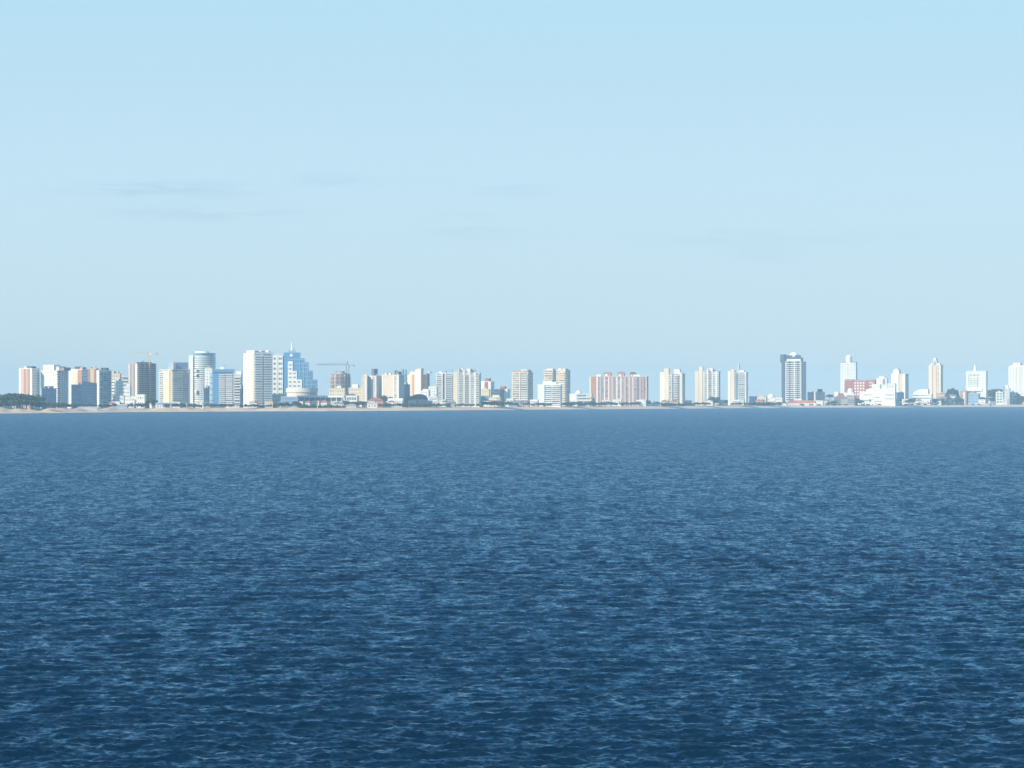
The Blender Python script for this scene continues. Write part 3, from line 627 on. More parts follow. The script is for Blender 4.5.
def white_complex():
    s = Bld('resort_complex', 'large bright white terraced complex stepping up in tiers right of the red brick block', 859.5, 895, 896.5, 391.5, 95, dep=22)
    W, D = s.W, s.D; X = lambda p: (p-859.5)/(895-859.5)*W
    s.P('wall', 'white', 0, W, 0, D, -2, s.h)
    for i, (a, b, y, d0) in enumerate(((866, 895, 389, 2), (871.5, 880, 384, 4), (876, 886.5, 378, 6), (887, 895, 383.2, 5), (878.5, 884, 376.2, 8))):
        s.P('tier', 'white' if i % 2 == 0 else 'offwhite', X(a), X(b), d0, D-1, s.h-.2, s.tz(y))
    s.P('window', 'grey', X(882.3), X(884.8), 5.8, 6.5, s.tz(384.5), s.tz(379))
    for a, b, y in ((862, 873, 399.5), (875, 880, 397), (885, 894, 394.5), (885, 894, 398.5), (874, 882, 401), (864, 872, 394.5)):
        s.P('window', 'greyglass', X(a), X(b), -.15, .3, s.tz(y+.8), s.tz(y))
    for a, y in ((872.5, 387), (879.3, 381), (879.3, 387), (888.5, 386), (891.5, 386), (888.5, 390), (891.5, 390)):
        s.P('window', 'beige', X(a), X(a+1.4), 1.7 if y == 390 else 3.8 if a < 874 else 5.8 if a < 886 else 4.8, 7, s.tz(y+1), s.tz(y))
    s.P('terrace_wall', 'white', -X(859.5)-2, W+1, -6, -5.4, -2, s.tz(402)); s.finish()
white_complex()
T('apartment_block', 'small blue violet shaded block right of the bright white complex', 895.8, 896.8, 904, 392.3, 190, 'slate', 4, [], [WN(.05, .95, 3, m='blueglass')], th=48)
T('apartment_tower', 'cream tower with a white left half behind the bright white complex', 891.3, 905.3, 908.6, 373.8, 300, 'cream', 13,
  [PI_(.0, .5, 'white', p=.7), WN(.1, .42, 2, m='cream'), PI_(.56, .62, 'sandy'), WN(.66, .82, 1, m='sandy'), PI_(.85, 1, 'offwhite')], [WN(.1, .9, 2)], [(.08, .5, 370.2, 'white'), (.18, .42, 368.8, 'white')])
def curved_white():
    s = T('terrace_block', 'white block with curved shoulder and long horizontal window bands left of the peach tower', 912.8, 931.5, 933, 394.2, 160, 'white', 3, [BA(.0, 1, sl='white', m='greyglass', ph=.6)], finish=False, dep=18)
    def arch(bm):
        k = 8; L = s.W*.55; hh = s.tz(389)-s.h
        pr = [(L*(1-math.cos(math.pi/2*i/k)), s.h+hh*math.sin(math.pi/2*i/k)) for i in range(k+1)]+[(s.W*.8, s.h+hh), (s.W*.8, s.h)]
        a = [bm.verts.new((x+.5, 1, z)) for x, z in pr]; b = [bm.verts.new((x+.5, s.D-1, z)) for x, z in pr]; m = len(pr)
        bm.faces.new(a[::-1]); bm.faces.new(b)
        for i in range(m): bm.faces.new((a[i], a[(i+1) % m], b[(i+1) % m], b[i]))
    s.shape('curved_roof', 'white', arch); s.finish()
curved_white()
T('apartment_tower', 'slim peach and cream tower with a small white pointed cap', 928.7, 940.8, 943, 364.8, 260, 'cream', 17,
  [PI_(.1, .3, 'cream'), WN(.32, .62, 2, m='sandy', w=.5, h=.4), PI_(.30, .34, 'salmon', p=.3), PI_(.62, .66, 'salmon', p=.3), WN(.7, .9, 1, m='beige')], [WN(.2, .8, 2, m='rust')],
  [(.12, .88, 363.3, 'offwhite'), (.3, .62, 360.5, 'white'), (.36, .56, 358, 'white', 'roof_cap')])
T('low_block', 'low salmon pink block at the foot of the peach and cream tower', 937, 945, 946.5, 393.2, 170, 'salmon', 3, [WN(.1, .9, 4, m='offwhite', w=.5, h=.5)])
T('house', 'low blue grey house under the peach tower, half hidden by dark trees', 937, 945.3, 946.5, 397, 130, 'paleglass', 2, [BA(0, 1, sl='offwhite')], cat='house')
T('terrace_block', 'small white block of three stacked floor bands between dark trees', 948, 955, 956.2, 394.6, 150, 'greyglass', 3, [BA(.0, 1, sl='white', m='rust', ph=.5)], [], [])
T('apartment_block', 'dusky pink and brown block at the left foot of the white finial tower', 960, 966.5, 968, 391.5, 150, 'pink', 4, [WN(.1, .9, 2, m='greyglass'), PI_(.5, .8, 'offwhite', p=.6)], [], [(.1, .9, 390.3, 'rust')])
T('apartment_block', 'blue glass fronted block with brown ends at the foot of the white finial tower', 966.8, 978.5, 980.3, 393.3, 170, 'bluewall', 3, [PI_(.0, .1, 'rust'), WN(.12, .9, 5, m='blueglass', w=.6, h=.7), PI_(.9, 1, 'rust')], [], [(.0, .7, 391.3, 'rust')])
def finial_tower():
    s = T('apartment_tower', 'white tower with a grey window panel, a flat top and a short white finial', 966.3, 986.2, 987.6, 370.8, 250, 'offwhite', 12, [WN(.16, .66, 3, m='greyglass', w=.5, h=.4), PI_(.0, .12, 'white', p=.8), PI_(.76, 1, 'offwhite', p=.8)], [], [], finish=False)
    s.P('window_panel', 'offwhite', s.W*.15, s.W*.68, -.03, .3, s.tz(387.5), s.tz(375.2))
    for i in range(5): s.P('floor_band', 'offwhite', s.W*.15, s.W*.56, -.6, .2, s.tz(378.2+2.1*i), s.tz(377+2.1*i))
    s.P('balcony', 'white', s.W*.05, s.W*.8, -1.8, .2, s.tz(391), s.tz(388.2)); s.P('roof_band', 'white', -.6, s.W*.8, -.6, s.D*.8, s.tz(374.3), s.tz(372.6))
    s.shape('finial', 'white', lambda bm: bm_cyl(bm, s.W*.42, s.D*.4, 2.6, 1.2, s.h, s.tz(365), 14)); s.finish()
finial_tower()
T('apartment_block', 'white framed block with green blue windows near the right edge', 995.8, 1002.8, 1004, 391.8, 160, 'white', 4, [WN(.08, .96, 2, m='greenglass', w=.8, h=.65)], [])
T('apartment_block', 'cream white block with a stepped top beside the green blue windows near the right edge', 1003, 1009.5, 1010.5, 388.5, 175, 'offwhite', 5, [WN(.1, .9, 3, w=.3, m='beige')], [], [(.15, .8, 385.2, 'white')])
T('apartment_block', 'pale blue glass block with white frame below the rightmost cream tower', 1010, 1015.5, 1016.6, 392, 165, 'white', 4, [WN(.08, .96, 2, m='paleglass', w=.85, h=.7)])
T('apartment_tower', 'broad cream tower with stepped top, cut by the right edge of the view', 1008.5, 1027, 1030, 366.3, 300, 'offwhite', 15,
  [WN(.05, .95, 6, w=.35, h=.3, m='beige'), PI_(.35, .42, 'cream'), PI_(.6, .64, 'cream')], [], [(.22, .6, 362.8, 'white'), (.05, .95, 365.3, 'cream')])
T('terrace_block', 'low white block at the foot of the rightmost cream tower', 1019.5, 1038, 1040, 392, 170, 'white', 4, [WN(.05, .95, 6, m='greyglass', w=.5)])
# small buildings in the grove and on the dune at left
T('house', 'small white house half hidden in the pine grove', 12, 15.5, 16.5, 401.5, 95, 'offwhite', 2, [WN(.1, .9, 2)], dep=8, cat='house')
house('tiny white gabled house in the pine grove', 18.3, 22, 403, 401, 95, 'white', 'offwhite', 'front', dep=8, cols=1)
T('house', 'small beige house at the right end of the pine grove houses', 27.5, 31.5, 32.5, 402.5, 95, 'beige', 1, [WN(.1, .9, 2)], dep=8, cat='house')
house('small white beach hut on the dune in front of the shaded blocks', 67.5, 71.2, 408.2, 407, 62, 'white', 'white', 'gable', dep=5, cols=1)
T('beach_restaurant', 'long low blue grey beach building on the dune below the narrow pink and yellow tower', 78, 97.5, 98.5, 406.8, 75, 'bluewall', 1, [WN(.05, .95, 7, m='glass', w=.7)], dep=10, cap='offwhite')
T('low_terrace', 'flat roofed terrace with thin pale roof below the white edged slab tower', 110, 127, 128, 404.2, 110, 'slate', 1, [WN(.05, .95, 6, m='glass', w=.7)], dep=10, cap='white')
house('low cream beach house below the faceted cream tower', 155.5, 172, 404.3, 402.6, 100, 'offwhite', 'paleglass', 'gable', cols=5)
house('white peaked beach tent at the foot of the round tower', 200, 204, 405.5, 402.6, 85, 'canvas', 'canvas', 'front', dep=6, cols=1)
house('low violet roofed beach house below the small balcony block', 225, 240, 405, 403, 95, 'offwhite', 'roofgrey', 'hip', cols=5)
house('low beach house with dark roof in front of the round unfinished building', 334.5, 343, 404, 402.2, 90, 'offwhite', 'roofgrey', 'gable')
house('wide beach house with grey roof right of the dark roofed beach house', 344.5, 357, 405.5, 403.8, 70, 'beige', 'grey', 'hip', cols=4)
T('wall', 'long beige sea wall near the right edge of the beach', 991, 1060, 1062, 403.2, 45, 'beige', 1, dep=4, cat='wall', cap='sandy')
T('wall', 'pale retaining wall below the white square windowed blocks, left of the long beige sea wall', 975, 989.5, 991, 403.6, 60, 'grey', 1, dep=4, cat='wall', cap='beige')

# low houses between the towers
for i in range(76):
    px = 112+i*11.8+random.uniform(-8, 8)
    y0 = float(np.interp(px, [110, 400, 1020], [403.5, 402, 400.8])); w_ = random.uniform(5, 9); o = random.uniform(112, 150)
    if i % 2: T('house', 'small pale flat roofed house low among the shoreline trees', px, px+w_, px+w_+1, y0-random.uniform(0, 2.2), o, random.choice(['white', 'offwhite', 'cream']), 2, [WN(.1, .9, 3)], dep=9, cat='house', group='small pale flat roofed houses among the shoreline trees')
    else: house('small pitched roof house low among the shoreline trees', px, px+w_, y0, y0-random.uniform(1.2, 2.2), o, random.choice(['white', 'offwhite', 'beige']), random.choice(['tile', 'roofgrey', 'offwhite']), random.choice(['hip', 'gable', 'front']), group='small pitched roof houses among the shoreline trees')

# ------------------------------------------------------------------ trees
def leafy(name, kind, seed):
    r = random.Random(seed); bm = bmesh.new()
    h = 8.0
    def leaf(p, s):
        import mathutils
        q = mathutils.Euler((r.uniform(0, 6.3), r.uniform(0, 6.3), r.uniform(0, 6.3))).to_matrix()
        vs = [bm.verts.new(mathutils.Vector(p)+q @ mathutils.Vector(c)*s) for c in ((-.5, -.35, 0), (.5, -.35, .1), (.55, .4, 0), (-.4, .45, -.1))]
        bm.faces.new(vs)
    if kind == 'round':
        lobes = [(r.uniform(-2.3, 2.3), r.uniform(-2.3, 2.3), r.uniform(3.4, 6.6), r.uniform(1.1, 1.9)) for _ in range(11)]
    elif kind == 'pine':
        lobes = [(r.uniform(-2.8, 2.8), r.uniform(-2.8, 2.8), r.uniform(5.2, 7.2), r.uniform(.9, 1.6)) for _ in range(11)]
    elif kind == 'cone':
        lobes = [(r.uniform(-1, 1)*(8.2-z)*.25, r.uniform(-1, 1)*(8.2-z)*.25, z, .4+(8.4-z)*.22) for z in np.linspace(1.6, 7.8, 12)]
    else:
        lobes = [(r.uniform(-2.6, 2.6), r.uniform(-2, 2), r.uniform(1.0, 2.2), r.uniform(.9, 1.5)) for _ in range(9)]
    for x, y, z, s in lobes:
        for _ in range(62):
            a, b = r.uniform(0, 6.283), math.acos(r.uniform(-1, 1)); q = s*r.uniform(.55, 1.08)
            leaf((x+q*math.sin(b)*math.cos(a), y+q*math.sin(b)*math.sin(a), z+q*math.cos(b)*.8), r.uniform(.45, .85))
    crown = bpy.data.meshes.new('crown'); bm.to_mesh(crown); bm.free()
    crown.materials.append(M[{'round': 'leaf3', 'pine': 'leaf', 'cone': 'leaf', 'bush': 'leaf2'}[kind]])
    bm = bmesh.new(); th = 5.5 if kind != 'bush' else 1.4
    bm_cyl(bm, 0, 0, .28, .12, -1.5, th, 7)
    trunk = bpy.data.meshes.new('trunk')
    for x, y, z, s in lobes[:6]:      # limbs
        a = [bm.verts.new((dx, dy, th*.45)) for dx, dy in ((-.09, -.06), (.09, -.06), (0, .1))]; t = bm.verts.new((x*.8, y*.8, z))
        for i in range(3): bm.faces.new((a[i], a[(i+1) % 3], t))
    bm.to_mesh(trunk); bm.free(); trunk.materials.append(M['bark'])
    return crown, trunk
def palm_mesh(seed):
    r = random.Random(seed); bm = bmesh.new()
    for k in range(16):
        a = 2*math.pi*k/16+r.uniform(-.1, .1); up = r.uniform(.2, .9); prev = None
        for j in range(6):
            t = j/5; d = 2.8*t; z = 7.5+up*2*t-2.6*t*t; w = .42*math.sin(math.pi*(t*.85+.12))
            c = (d*math.cos(a), d*math.sin(a), z)
            v = [bm.verts.new((c[0]-w*math.sin(a), c[1]+w*math.cos(a), z-.15)), bm.verts.new(c), bm.verts.new((c[0]+w*math.sin(a), c[1]-w*math.cos(a), z-.15))]
            if prev:
                bm.faces.new((prev[0], prev[1], v[1], v[0])); bm.faces.new((prev[1], prev[2], v[2], v[1]))
            prev = v
    crown = bpy.data.meshes.new('crown'); bm.to_mesh(crown); bm.free(); crown.materials.append(M['leaf3'])
    bm = bmesh.new(); bm_cyl(bm, 0, 0, .24, .16, -1, 7.6, 8); t = bpy.data.meshes.new('trunk'); bm.to_mesh(t); bm.free(); t.materials.append(M['bark'])
    return crown, t
PROTO = {k: [leafy('tree', k, 100*i+j) for j in range(4)] for i, k in enumerate(('round', 'pine', 'cone', 'bush'))}
PROTO['palm'] = [palm_mesh(3), palm_mesh(5)]
HT = dict(round=8., pine=8.3, cone=8.6, bush=3.2, palm=8.)
NM = dict(round='broadleaf_tree', pine='pine_tree', cone='cypress_tree', bush='shrub', palm='palm_tree')
KD = dict(round='dark green bushy tree', pine='dark flat topped pine tree', cone='dark slender conifer', bush='low dark green shrub', palm='palm tree')
def trees(place, x0, x1, ytop, n, kind, o0=80, o1=130, var=1.2):
    for i in range(n):
        px = x0+(x1-x0)*(i+.5+random.uniform(-.35, .35))/n; o = random.uniform(o0, o1)
        Y = shore(px)+o; zg = ground(px, o); yt = ytop(px) if callable(ytop) else ytop
        h = max(1.6, topz(yt+random.uniform(-.2, 1)*var, Y)-zg); s = h/HT[kind]
        cr, tr = random.choice(PROTO[kind])
        grp = KD[kind]+'s '+place
        e = empty(NM[kind], ((px-512)/F*Y, Y, zg), random.uniform(0, 6.28), KD[kind]+' '+place, 'shrub' if kind == 'bush' else 'tree', grp if n > 1 else None)
        wx = s*random.uniform(.95, 1.35) if kind in ('round', 'pine') else s*random.uniform(.9, 1.2)
        if kind == 'bush': wx = max(wx, 1.)
        e.scale = (wx, wx, s)
        link('crown', cr, e); link('trunk', tr, e)
ft = 'at the foot of '
trees('in the grove at the far left edge', -60, 45, lambda p: np.interp(p, [-60, 0, 3, 18, 34, 45], [394, 397, 393.3, 392.2, 394, 398]), 30, 'pine', 110, 240)
trees('in the front row of the grove at the far left edge', -60, 44, lambda p: np.interp(p, [-60, 0, 10, 34, 44], [398, 400, 398, 399, 402]), 34, 'round', 85, 125, 2)
trees(ft+'the four leftmost towers', 42, 111, lambda p: np.interp(p, [42, 60, 80, 111], [401, 402, 403.5, 404]), 26, 'round', 85, 130)
trees('among the white villas', 112, 148, 402.5, 12, 'round', 80, 160)
trees(ft+'the unfinished grey concrete tower', 144, 158, 399.5, 6, 'round', 110, 160, 3)
trees(ft+'the faceted cream tower', 160, 192, 403, 16, 'round', 75, 120)
trees(ft+'the round tower and the blue glass tower', 192, 234, 403.2, 20, 'round', 75, 120)
trees(ft+'the big white tower', 234, 275, 404, 16, 'round', 75, 120)
trees('in front of the dark blue glass pavilion', 276, 300, 400.5, 11, 'round', 75, 105, 3)
trees('on the dune below the long white roofed pavilion', 300, 345, 404.2, 12, 'bush', 60, 100, 1.5)
trees('between the beach houses below the slim plain cream tower', 345, 368, 400.5, 10, 'round', 75, 120, 2)
trees('behind the low white house below the wide cream tower', 384.5, 393, 395.5, 4, 'pine', 180, 200)
trees('along the beach below the two cream towers', 378, 428, 403, 24, 'round', 65, 100)
trees('along the beach below the white balcony tower', 428, 482, 403, 24, 'round', 65, 100)
trees('along the beach below the brick red centred blocks', 482, 512, 400.8, 14, 'round', 75, 130)
trees(ft+'the cream grid tower', 512, 538, 401.5, 10, 'round', 70, 120, 2)
trees('beside the right shaded side of the cream grid tower', 528, 534, 399.8, 3, 'round', 120, 160, 2)
trees(ft+'the twin cream towers', 540, 575, 402.2, 16, 'round', 75, 110)
trees('in front of the low white domed block', 574, 594, 400.8, 9, 'round', 75, 130, 1.5)
trees(ft+'the long pink block', 590, 640, 401.6, 26, 'round', 75, 140, 1)
trees('standing alone at the left corner of the long pink block', 593.2, 594.2, 397.8, 1, 'cone', 150, 160, 0)
trees('beside the pointed roof beach houses', 641, 662, 401.5, 9, 'round', 120, 180, 2)
trees('near the ribbed tower right of the long pink block', 662, 690, 402.8, 11, 'bush', 70, 130)
trees(ft+'the middle ribbed tower', 690, 710, 402, 9, 'round', 75, 130, 1)
trees('against the right half of the middle ribbed tower', 710, 717, 396.5, 5, 'round', 110, 140, 2)
trees('between the middle and the right ribbed towers', 720, 729, 399.3, 7, 'round', 150, 250, 1)
trees(ft+'the right ribbed tower', 730, 750, 402.3, 9, 'round', 75, 120)
trees('in front of the shaded low block and the cream low block', 748, 782, 402, 12, 'bush', 80, 130)
trees('right of the cream house with the dark roof turret', 822, 836, 400.5, 8, 'round', 100, 170, 2)
trees('standing tall beside the low brown block with red roofs', 828, 831.5, 394, 2, 'palm', 150, 170, .5)
trees('between the low brown block and the bright white complex', 855.5, 862, 398, 4, 'round', 85, 120, 3)
trees('along the beach below the bright white complex', 862, 896, 403, 11, 'round', 80, 110, .8)
trees('between the white complex and the curved shoulder block', 897, 913, 397.8, 9, 'round', 100, 170, 3)
trees('below the white curved shoulder block', 914, 931, 402.2, 5, 'round', 75, 110, 1)
trees(ft+'the peach and cream tower', 932, 947, 397.5, 6, 'round', 105, 150, 4)
trees('rising behind the small three banded white block', 948, 958, 387.8, 6, 'cone', 240, 300, 2)
trees('right of the small three banded white block', 956.5, 960, 397, 3, 'round', 100, 150, 3)
trees('right of the white finial tower', 982, 994, 396, 7, 'round', 170, 230, 4)
trees('rising behind the white framed block near the right edge', 993, 999, 388.3, 4, 'pine', 260, 300, 1)
trees('below the rightmost cream tower', 1016, 1020, 391, 3, 'cone', 105, 150, 4)
trees('beyond the right edge towers', 1022, 1070, 396, 14, 'round', 90, 150, 4)
trees('low along the promenade at the right end of the beach', 800, 990, 403.6, 26, 'bush', 62, 90, .5)

# ------------------------------------------------------------------ ground
def sheet(name, xs, ofs, fn, m, kind='structure'):
    vs = []; fs = []
    for px in xs:
        for o in ofs:
            Y = shore(px)+o; vs.append(((px-512)/F*Y, Y, fn(px, o)))
    n = len(ofs)
    for i in range(len(xs)-1):
        for j in range(n-1): fs.append((i*n+j, (i+1)*n+j, (i+1)*n+j+1, i*n+j+1))
    me = bpy.data.meshes.new(name); me.from_pydata(vs, [], fs); me.materials.append(m)
    me.polygons.foreach_set('use_smooth', [True]*len(fs))
    o = link(name, me); o['kind'] = kind; return o
def land_mat():
    m = bpy.data.materials.new('sand_and_scrub'); m.use_nodes = True; nt = m.node_tree; b = nt.nodes['Principled BSDF']
    b.inputs['Roughness'].default_value = .95; b.inputs['Specular IOR Level'].default_value = .1
    g = nt.nodes.new('ShaderNodeNewGeometry')
    n = nt.nodes.new('ShaderNodeTexNoise'); n.inputs['Scale'].default_value = .035; n.inputs['Detail'].default_value = 6
    nt.links.new(g.outputs['Position'], n.inputs['Vector'])
    r = nt.nodes.new('ShaderNodeValToRGB'); r.color_ramp.elements[0].position = .35; r.color_ramp.elements[1].position = .7
    r.color_ramp.elements[0].color = (.56, .41, .27, 1); r.color_ramp.elements[1].color = (.68, .53, .37, 1)
    e = r.color_ramp.elements.new(.28); e.color = (.14, .14, .08, 1)
    nt.links.new(n.outputs['Fac'], r.inputs[0]); nt.links.new(r.outputs[0], b.inputs['Base Color'])
    return m
SAND = land_mat()
GRASS = mat('coastal_grass', (.13, .14, .07), var=.4, scale=.05, streak=False)
xs = list(range(-900, -60, 30))+list(range(-60, 1100, 3))+list(range(1100, 1900, 30))
sheet('beach', xs, [-300, -150, -60, -20, 0, 8, 16, 25, 35, 45, 55, 65, 75, 90, 110], lambda p, o: drop(shore(p)+o)+prof(p, o), SAND)
sheet('ground', xs, [100, 112, 140, 200, 300, 450, 700, 1000, 1300], lambda p, o: drop(shore(p)+o)+prof(p, o)-(2 if o < 105 else 0)+.02 - (6 if o > 1200 else 0), GRASS)

# ------------------------------------------------------------------ sea: real waves, finer where the picture sees finer
def sea():
    fine = np.arange(-820, 821, 1.6)/F
    ang = np.concatenate([np.arange(-.5, fine[0]-.01, .01), fine, np.arange(fine[-1]+.01, .5, .01)])
    q = np.arange(62550/132., 4.3, -.4)                 # rows: depression in px
    r = np.concatenate([np.arange(20, 131, 1.5), 62550./q])
    A, Rr = np.meshgrid(ang, r)
    X = Rr*np.tan(A)*np.cos(A)*1.0; Y = Rr*np.cos(A)
    sp_r = np.gradient(r)[:, None]*np.ones_like(A)      # sample spacing, radial
    Z = np.zeros_like(X); DX = np.zeros_like(X); DY = np.zeros_like(X)
    gust = .85+.15*np.sin(X*.013+Y*.0042+1.0+1.3*np.sin(Y*.006+X*.004))*np.sin(Y*.0105-X*.006+.8*np.sin(X*.011))
    wind = R(-82)                                        # travels towards the camera and to the right
    N = 140
    for i in range(N):
        t = (i+rng.uniform(0, 1))/N
        lam = .28*(10/.28)**t
        k = 2*math.pi/lam
        amp = .0071*lam**.90*(1 if lam < 2.0 else (2.0/lam)**.85)
        spread = R(48 if lam < 2.5 else 36)
        d = wind+rng.normal(0, 1)*spread
        ph = rng.uniform(0, 2*math.pi); kx, ky = k*math.cos(d), k*math.sin(d)
        need = sp_r*abs(math.sin(d))+Rr*.0004*abs(math.cos(d))
        f = np.clip((lam/np.maximum(need, 1e-6)-.6)/1.2, 0, 1)
        rows = np.where(f.max(axis=1) > 0)[0]
        if len(rows) == 0: continue
        a, b = rows.min(), rows.max()+1
        sl = slice(a, b)
        th = kx*X[sl]+ky*Y[sl]+ph
        am = amp*f[sl]*(gust[sl] if lam < 6 else 1)
        Z[sl] += am*np.cos(th)
        DX[sl] -= .95*am*math.cos(d)*np.sin(th); DY[sl] -= .95*am*math.sin(d)*np.sin(th)
    Z += -(Rr**2)/(2*RE)
    # calm down near the beach and stay under it
    co = np.stack([X+DX, Y+DY, Z], -1).astype(np.float32).reshape(-1, 3)
    nr, nc = X.shape
    idx = np.arange(nr*nc).reshape(nr, nc)
    quads = np.stack([idx[:-1, :-1], idx[:-1, 1:], idx[1:, 1:], idx[1:, :-1]], -1).reshape(-1, 4)
    me = bpy.data.meshes.new('sea')
    me.vertices.add(len(co)); me.vertices.foreach_set('co', co.ravel())
    me.loops.add(quads.size); me.loops.foreach_set('vertex_index', quads.ravel().astype(np.int32))
    me.polygons.add(len(quads)); me.polygons.foreach_set('loop_start', np.arange(0, quads.size, 4, dtype=np.int32))
    me.polygons.foreach_set('use_smooth', np.ones(len(quads), dtype=bool))
    me.update(calc_edges=True)
    m = bpy.data.materials.new('sea_water'); m.use_nodes = True; nt = m.node_tree; b = nt.nodes['Principled BSDF']
    b.inputs['Roughness'].default_value = .22; b.inputs['IOR'].default_value = 1.333; b.inputs['Specular IOR Level'].default_value = .25
    g = nt.nodes.new('ShaderNodeNewGeometry')
    # body colour with slow patches of clearer and greener water
    n0 = nt.nodes.new('ShaderNodeTexNoise'); n0.inputs['Scale'].default_value = .006; n0.inputs['Detail'].default_value = 4
    r0 = nt.nodes.new('ShaderNodeValToRGB'); r0.color_ramp.elements[0].color = WATER0; r0.color_ramp.elements[1].color = WATER1
    r0.color_ramp.elements[0].position = .35; r0.color_ramp.elements[1].position = .65
    nt.links.new(g.outputs['Position'], n0.inputs['Vector']); nt.links.new(n0.outputs['Fac'], r0.inputs[0]); nt.links.new(r0.outputs[0], b.inputs['Base Color'])
    # ripples, stronger in gust patches
    def noise(scale, sy, det=3, dist=0):
        mp = nt.nodes.new('ShaderNodeMapping'); mp.inputs['Scale'].default_value = (1, sy, 1); mp.inputs['Rotation'].default_value = (0, 0, R(12))
        nt.links.new(g.outputs['Position'], mp.inputs['Vector'])
        n = nt.nodes.new('ShaderNodeTexNoise'); n.inputs['Scale'].default_value = scale; n.inputs['Detail'].default_value = det; n.inputs['Distortion'].default_value = dist
        nt.links.new(mp.outputs[0], n.inputs['Vector']); return n
    gp = noise(.012, .35, 5)
    mr = nt.nodes.new('ShaderNodeMapRange'); mr.inputs['From Min'].default_value = .35; mr.inputs['From Max'].default_value = .65; mr.inputs['To Min'].default_value = .85; mr.inputs['To Max'].default_value = 1.1
    nt.links.new(gp.outputs['Fac'], mr.inputs['Value'])
    # wavelets below the mesh resolution tilt the surface normal
    acc = g.outputs['Normal']
    for sc, sy, amt in RIPPLE:
        n = noise(sc, sy, 2, .3)
        sb = nt.nodes.new('ShaderNodeVectorMath'); sb.operation = 'SUBTRACT'; sb.inputs[1].default_value = (.5, .5, .5)
        ml = nt.nodes.new('ShaderNodeVectorMath'); ml.operation = 'MULTIPLY'; ml.inputs[1].default_value = (amt*.7, amt, 0)
        gs = nt.nodes.new('ShaderNodeVectorMath'); gs.operation = 'SCALE'
        ad = nt.nodes.new('ShaderNodeVectorMath'); ad.operation = 'ADD'
        nt.links.new(n.outputs['Color'], sb.inputs[0]); nt.links.new(sb.outputs[0], ml.inputs[0])
        nt.links.new(ml.outputs[0], gs.inputs[0]); nt.links.new(mr.outputs[0], gs.inputs['Scale'])
        nt.links.new(acc, ad.inputs[0]); nt.links.new(gs.outputs[0], ad.inputs[1]); acc = ad.outputs[0]
    # waves run towards the camera's shore: their steep lee faces look that way
    ad = nt.nodes.new('ShaderNodeVectorMath'); ad.operation = 'ADD'; ad.inputs[1].default_value = (.01, -LEE, 0)
    gn = noise(.5, .07, 4); gn.inputs['Roughness'].default_value = .72
    gm = nt.nodes.new('ShaderNodeMapRange'); gm.inputs['From Min'].default_value = .33; gm.inputs['From Max'].default_value = .67; gm.inputs['To Min'].default_value = .7; gm.inputs['To Max'].default_value = 1.3
    nt.links.new(gn.outputs['Fac'], gm.inputs['Value'])
    gl = nt.nodes.new('ShaderNodeVectorMath'); gl.operation = 'SCALE'; gl.inputs[0].default_value = (.01, -LEE, 0); nt.links.new(gm.outputs[0], gl.inputs['Scale'])
    nt.links.new(acc, ad.inputs[0]); nt.links.new(gl.outputs[0], ad.inputs[1])
    no = nt.nodes.new('ShaderNodeVectorMath'); no.operation = 'NORMALIZE'; nt.links.new(ad.outputs[0], no.inputs[0])
    nt.links.new(no.outputs[0], b.inputs['Normal'])
    me.materials.append(m)
    o = link('sea', me); o['kind'] = 'structure'
WATER0 = (.001, .014, .034, 1); WATER1 = (.0015, .022, .048, 1); RIPPLE = ((.5, .5, .35), (1.6, .55, .55), (4.5, .6, .5)); LEE = .155
sea()

# ------------------------------------------------------------------ haze
HAZE_DENSITY = 7.5e-5
bm = bmesh.new(); bm_box(bm, -7600, 7600, -150, 14800, -50, 92)
mh = bpy.data.materials.new('haze_air'); mh.use_nodes = True; nt = mh.node_tree; nt.nodes.clear()
out = nt.nodes.new('ShaderNodeOutputMaterial'); pv = nt.nodes.new('ShaderNodeVolumePrincipled')
pv.inputs['Color'].default_value = (.50, .77, .97, 1); pv.inputs['Density'].default_value = HAZE_DENSITY; pv.inputs['Anisotropy'].default_value = -.3
nt.links.new(pv.outputs[0], out.inputs['Volume'])
hz = done(bm, 'haze', mh); hz['kind'] = 'stuff'

# ------------------------------------------------------------------ light, sky, camera
w = bpy.data.worlds.new('World'); scene.world = w; w.use_nodes = True; nt = w.node_tree
bg = nt.nodes['Background']; bg.inputs['Strength'].default_value = .12
sky = nt.nodes.new('ShaderNodeTexSky'); sky.sky_type = 'NISHITA'; sky.sun_disc = False
sky.sun_elevation = R(SUN_EL); sky.air_density = 1.0; sky.dust_density = .3; sky.ozone_density = 1.5; sky.altitude = 0
# direction to the sun in the scene: left of and behind the camera
sx, sy = -math.sin(R(SUN_AZ)), -math.cos(R(SUN_AZ))
sky.sun_rotation = math.atan2(sx, sy)
EXPO = .75
# picture-linear colours of the low sky from the horizon up, divided back through strength and exposure
LOW = [(.66, .735, .67, 1), (.60, .765, .82, 1), (.565, .785, .91, 1), (.47, .72, .88, 1)]
SKYGAIN = 1/(.12*2**EXPO)
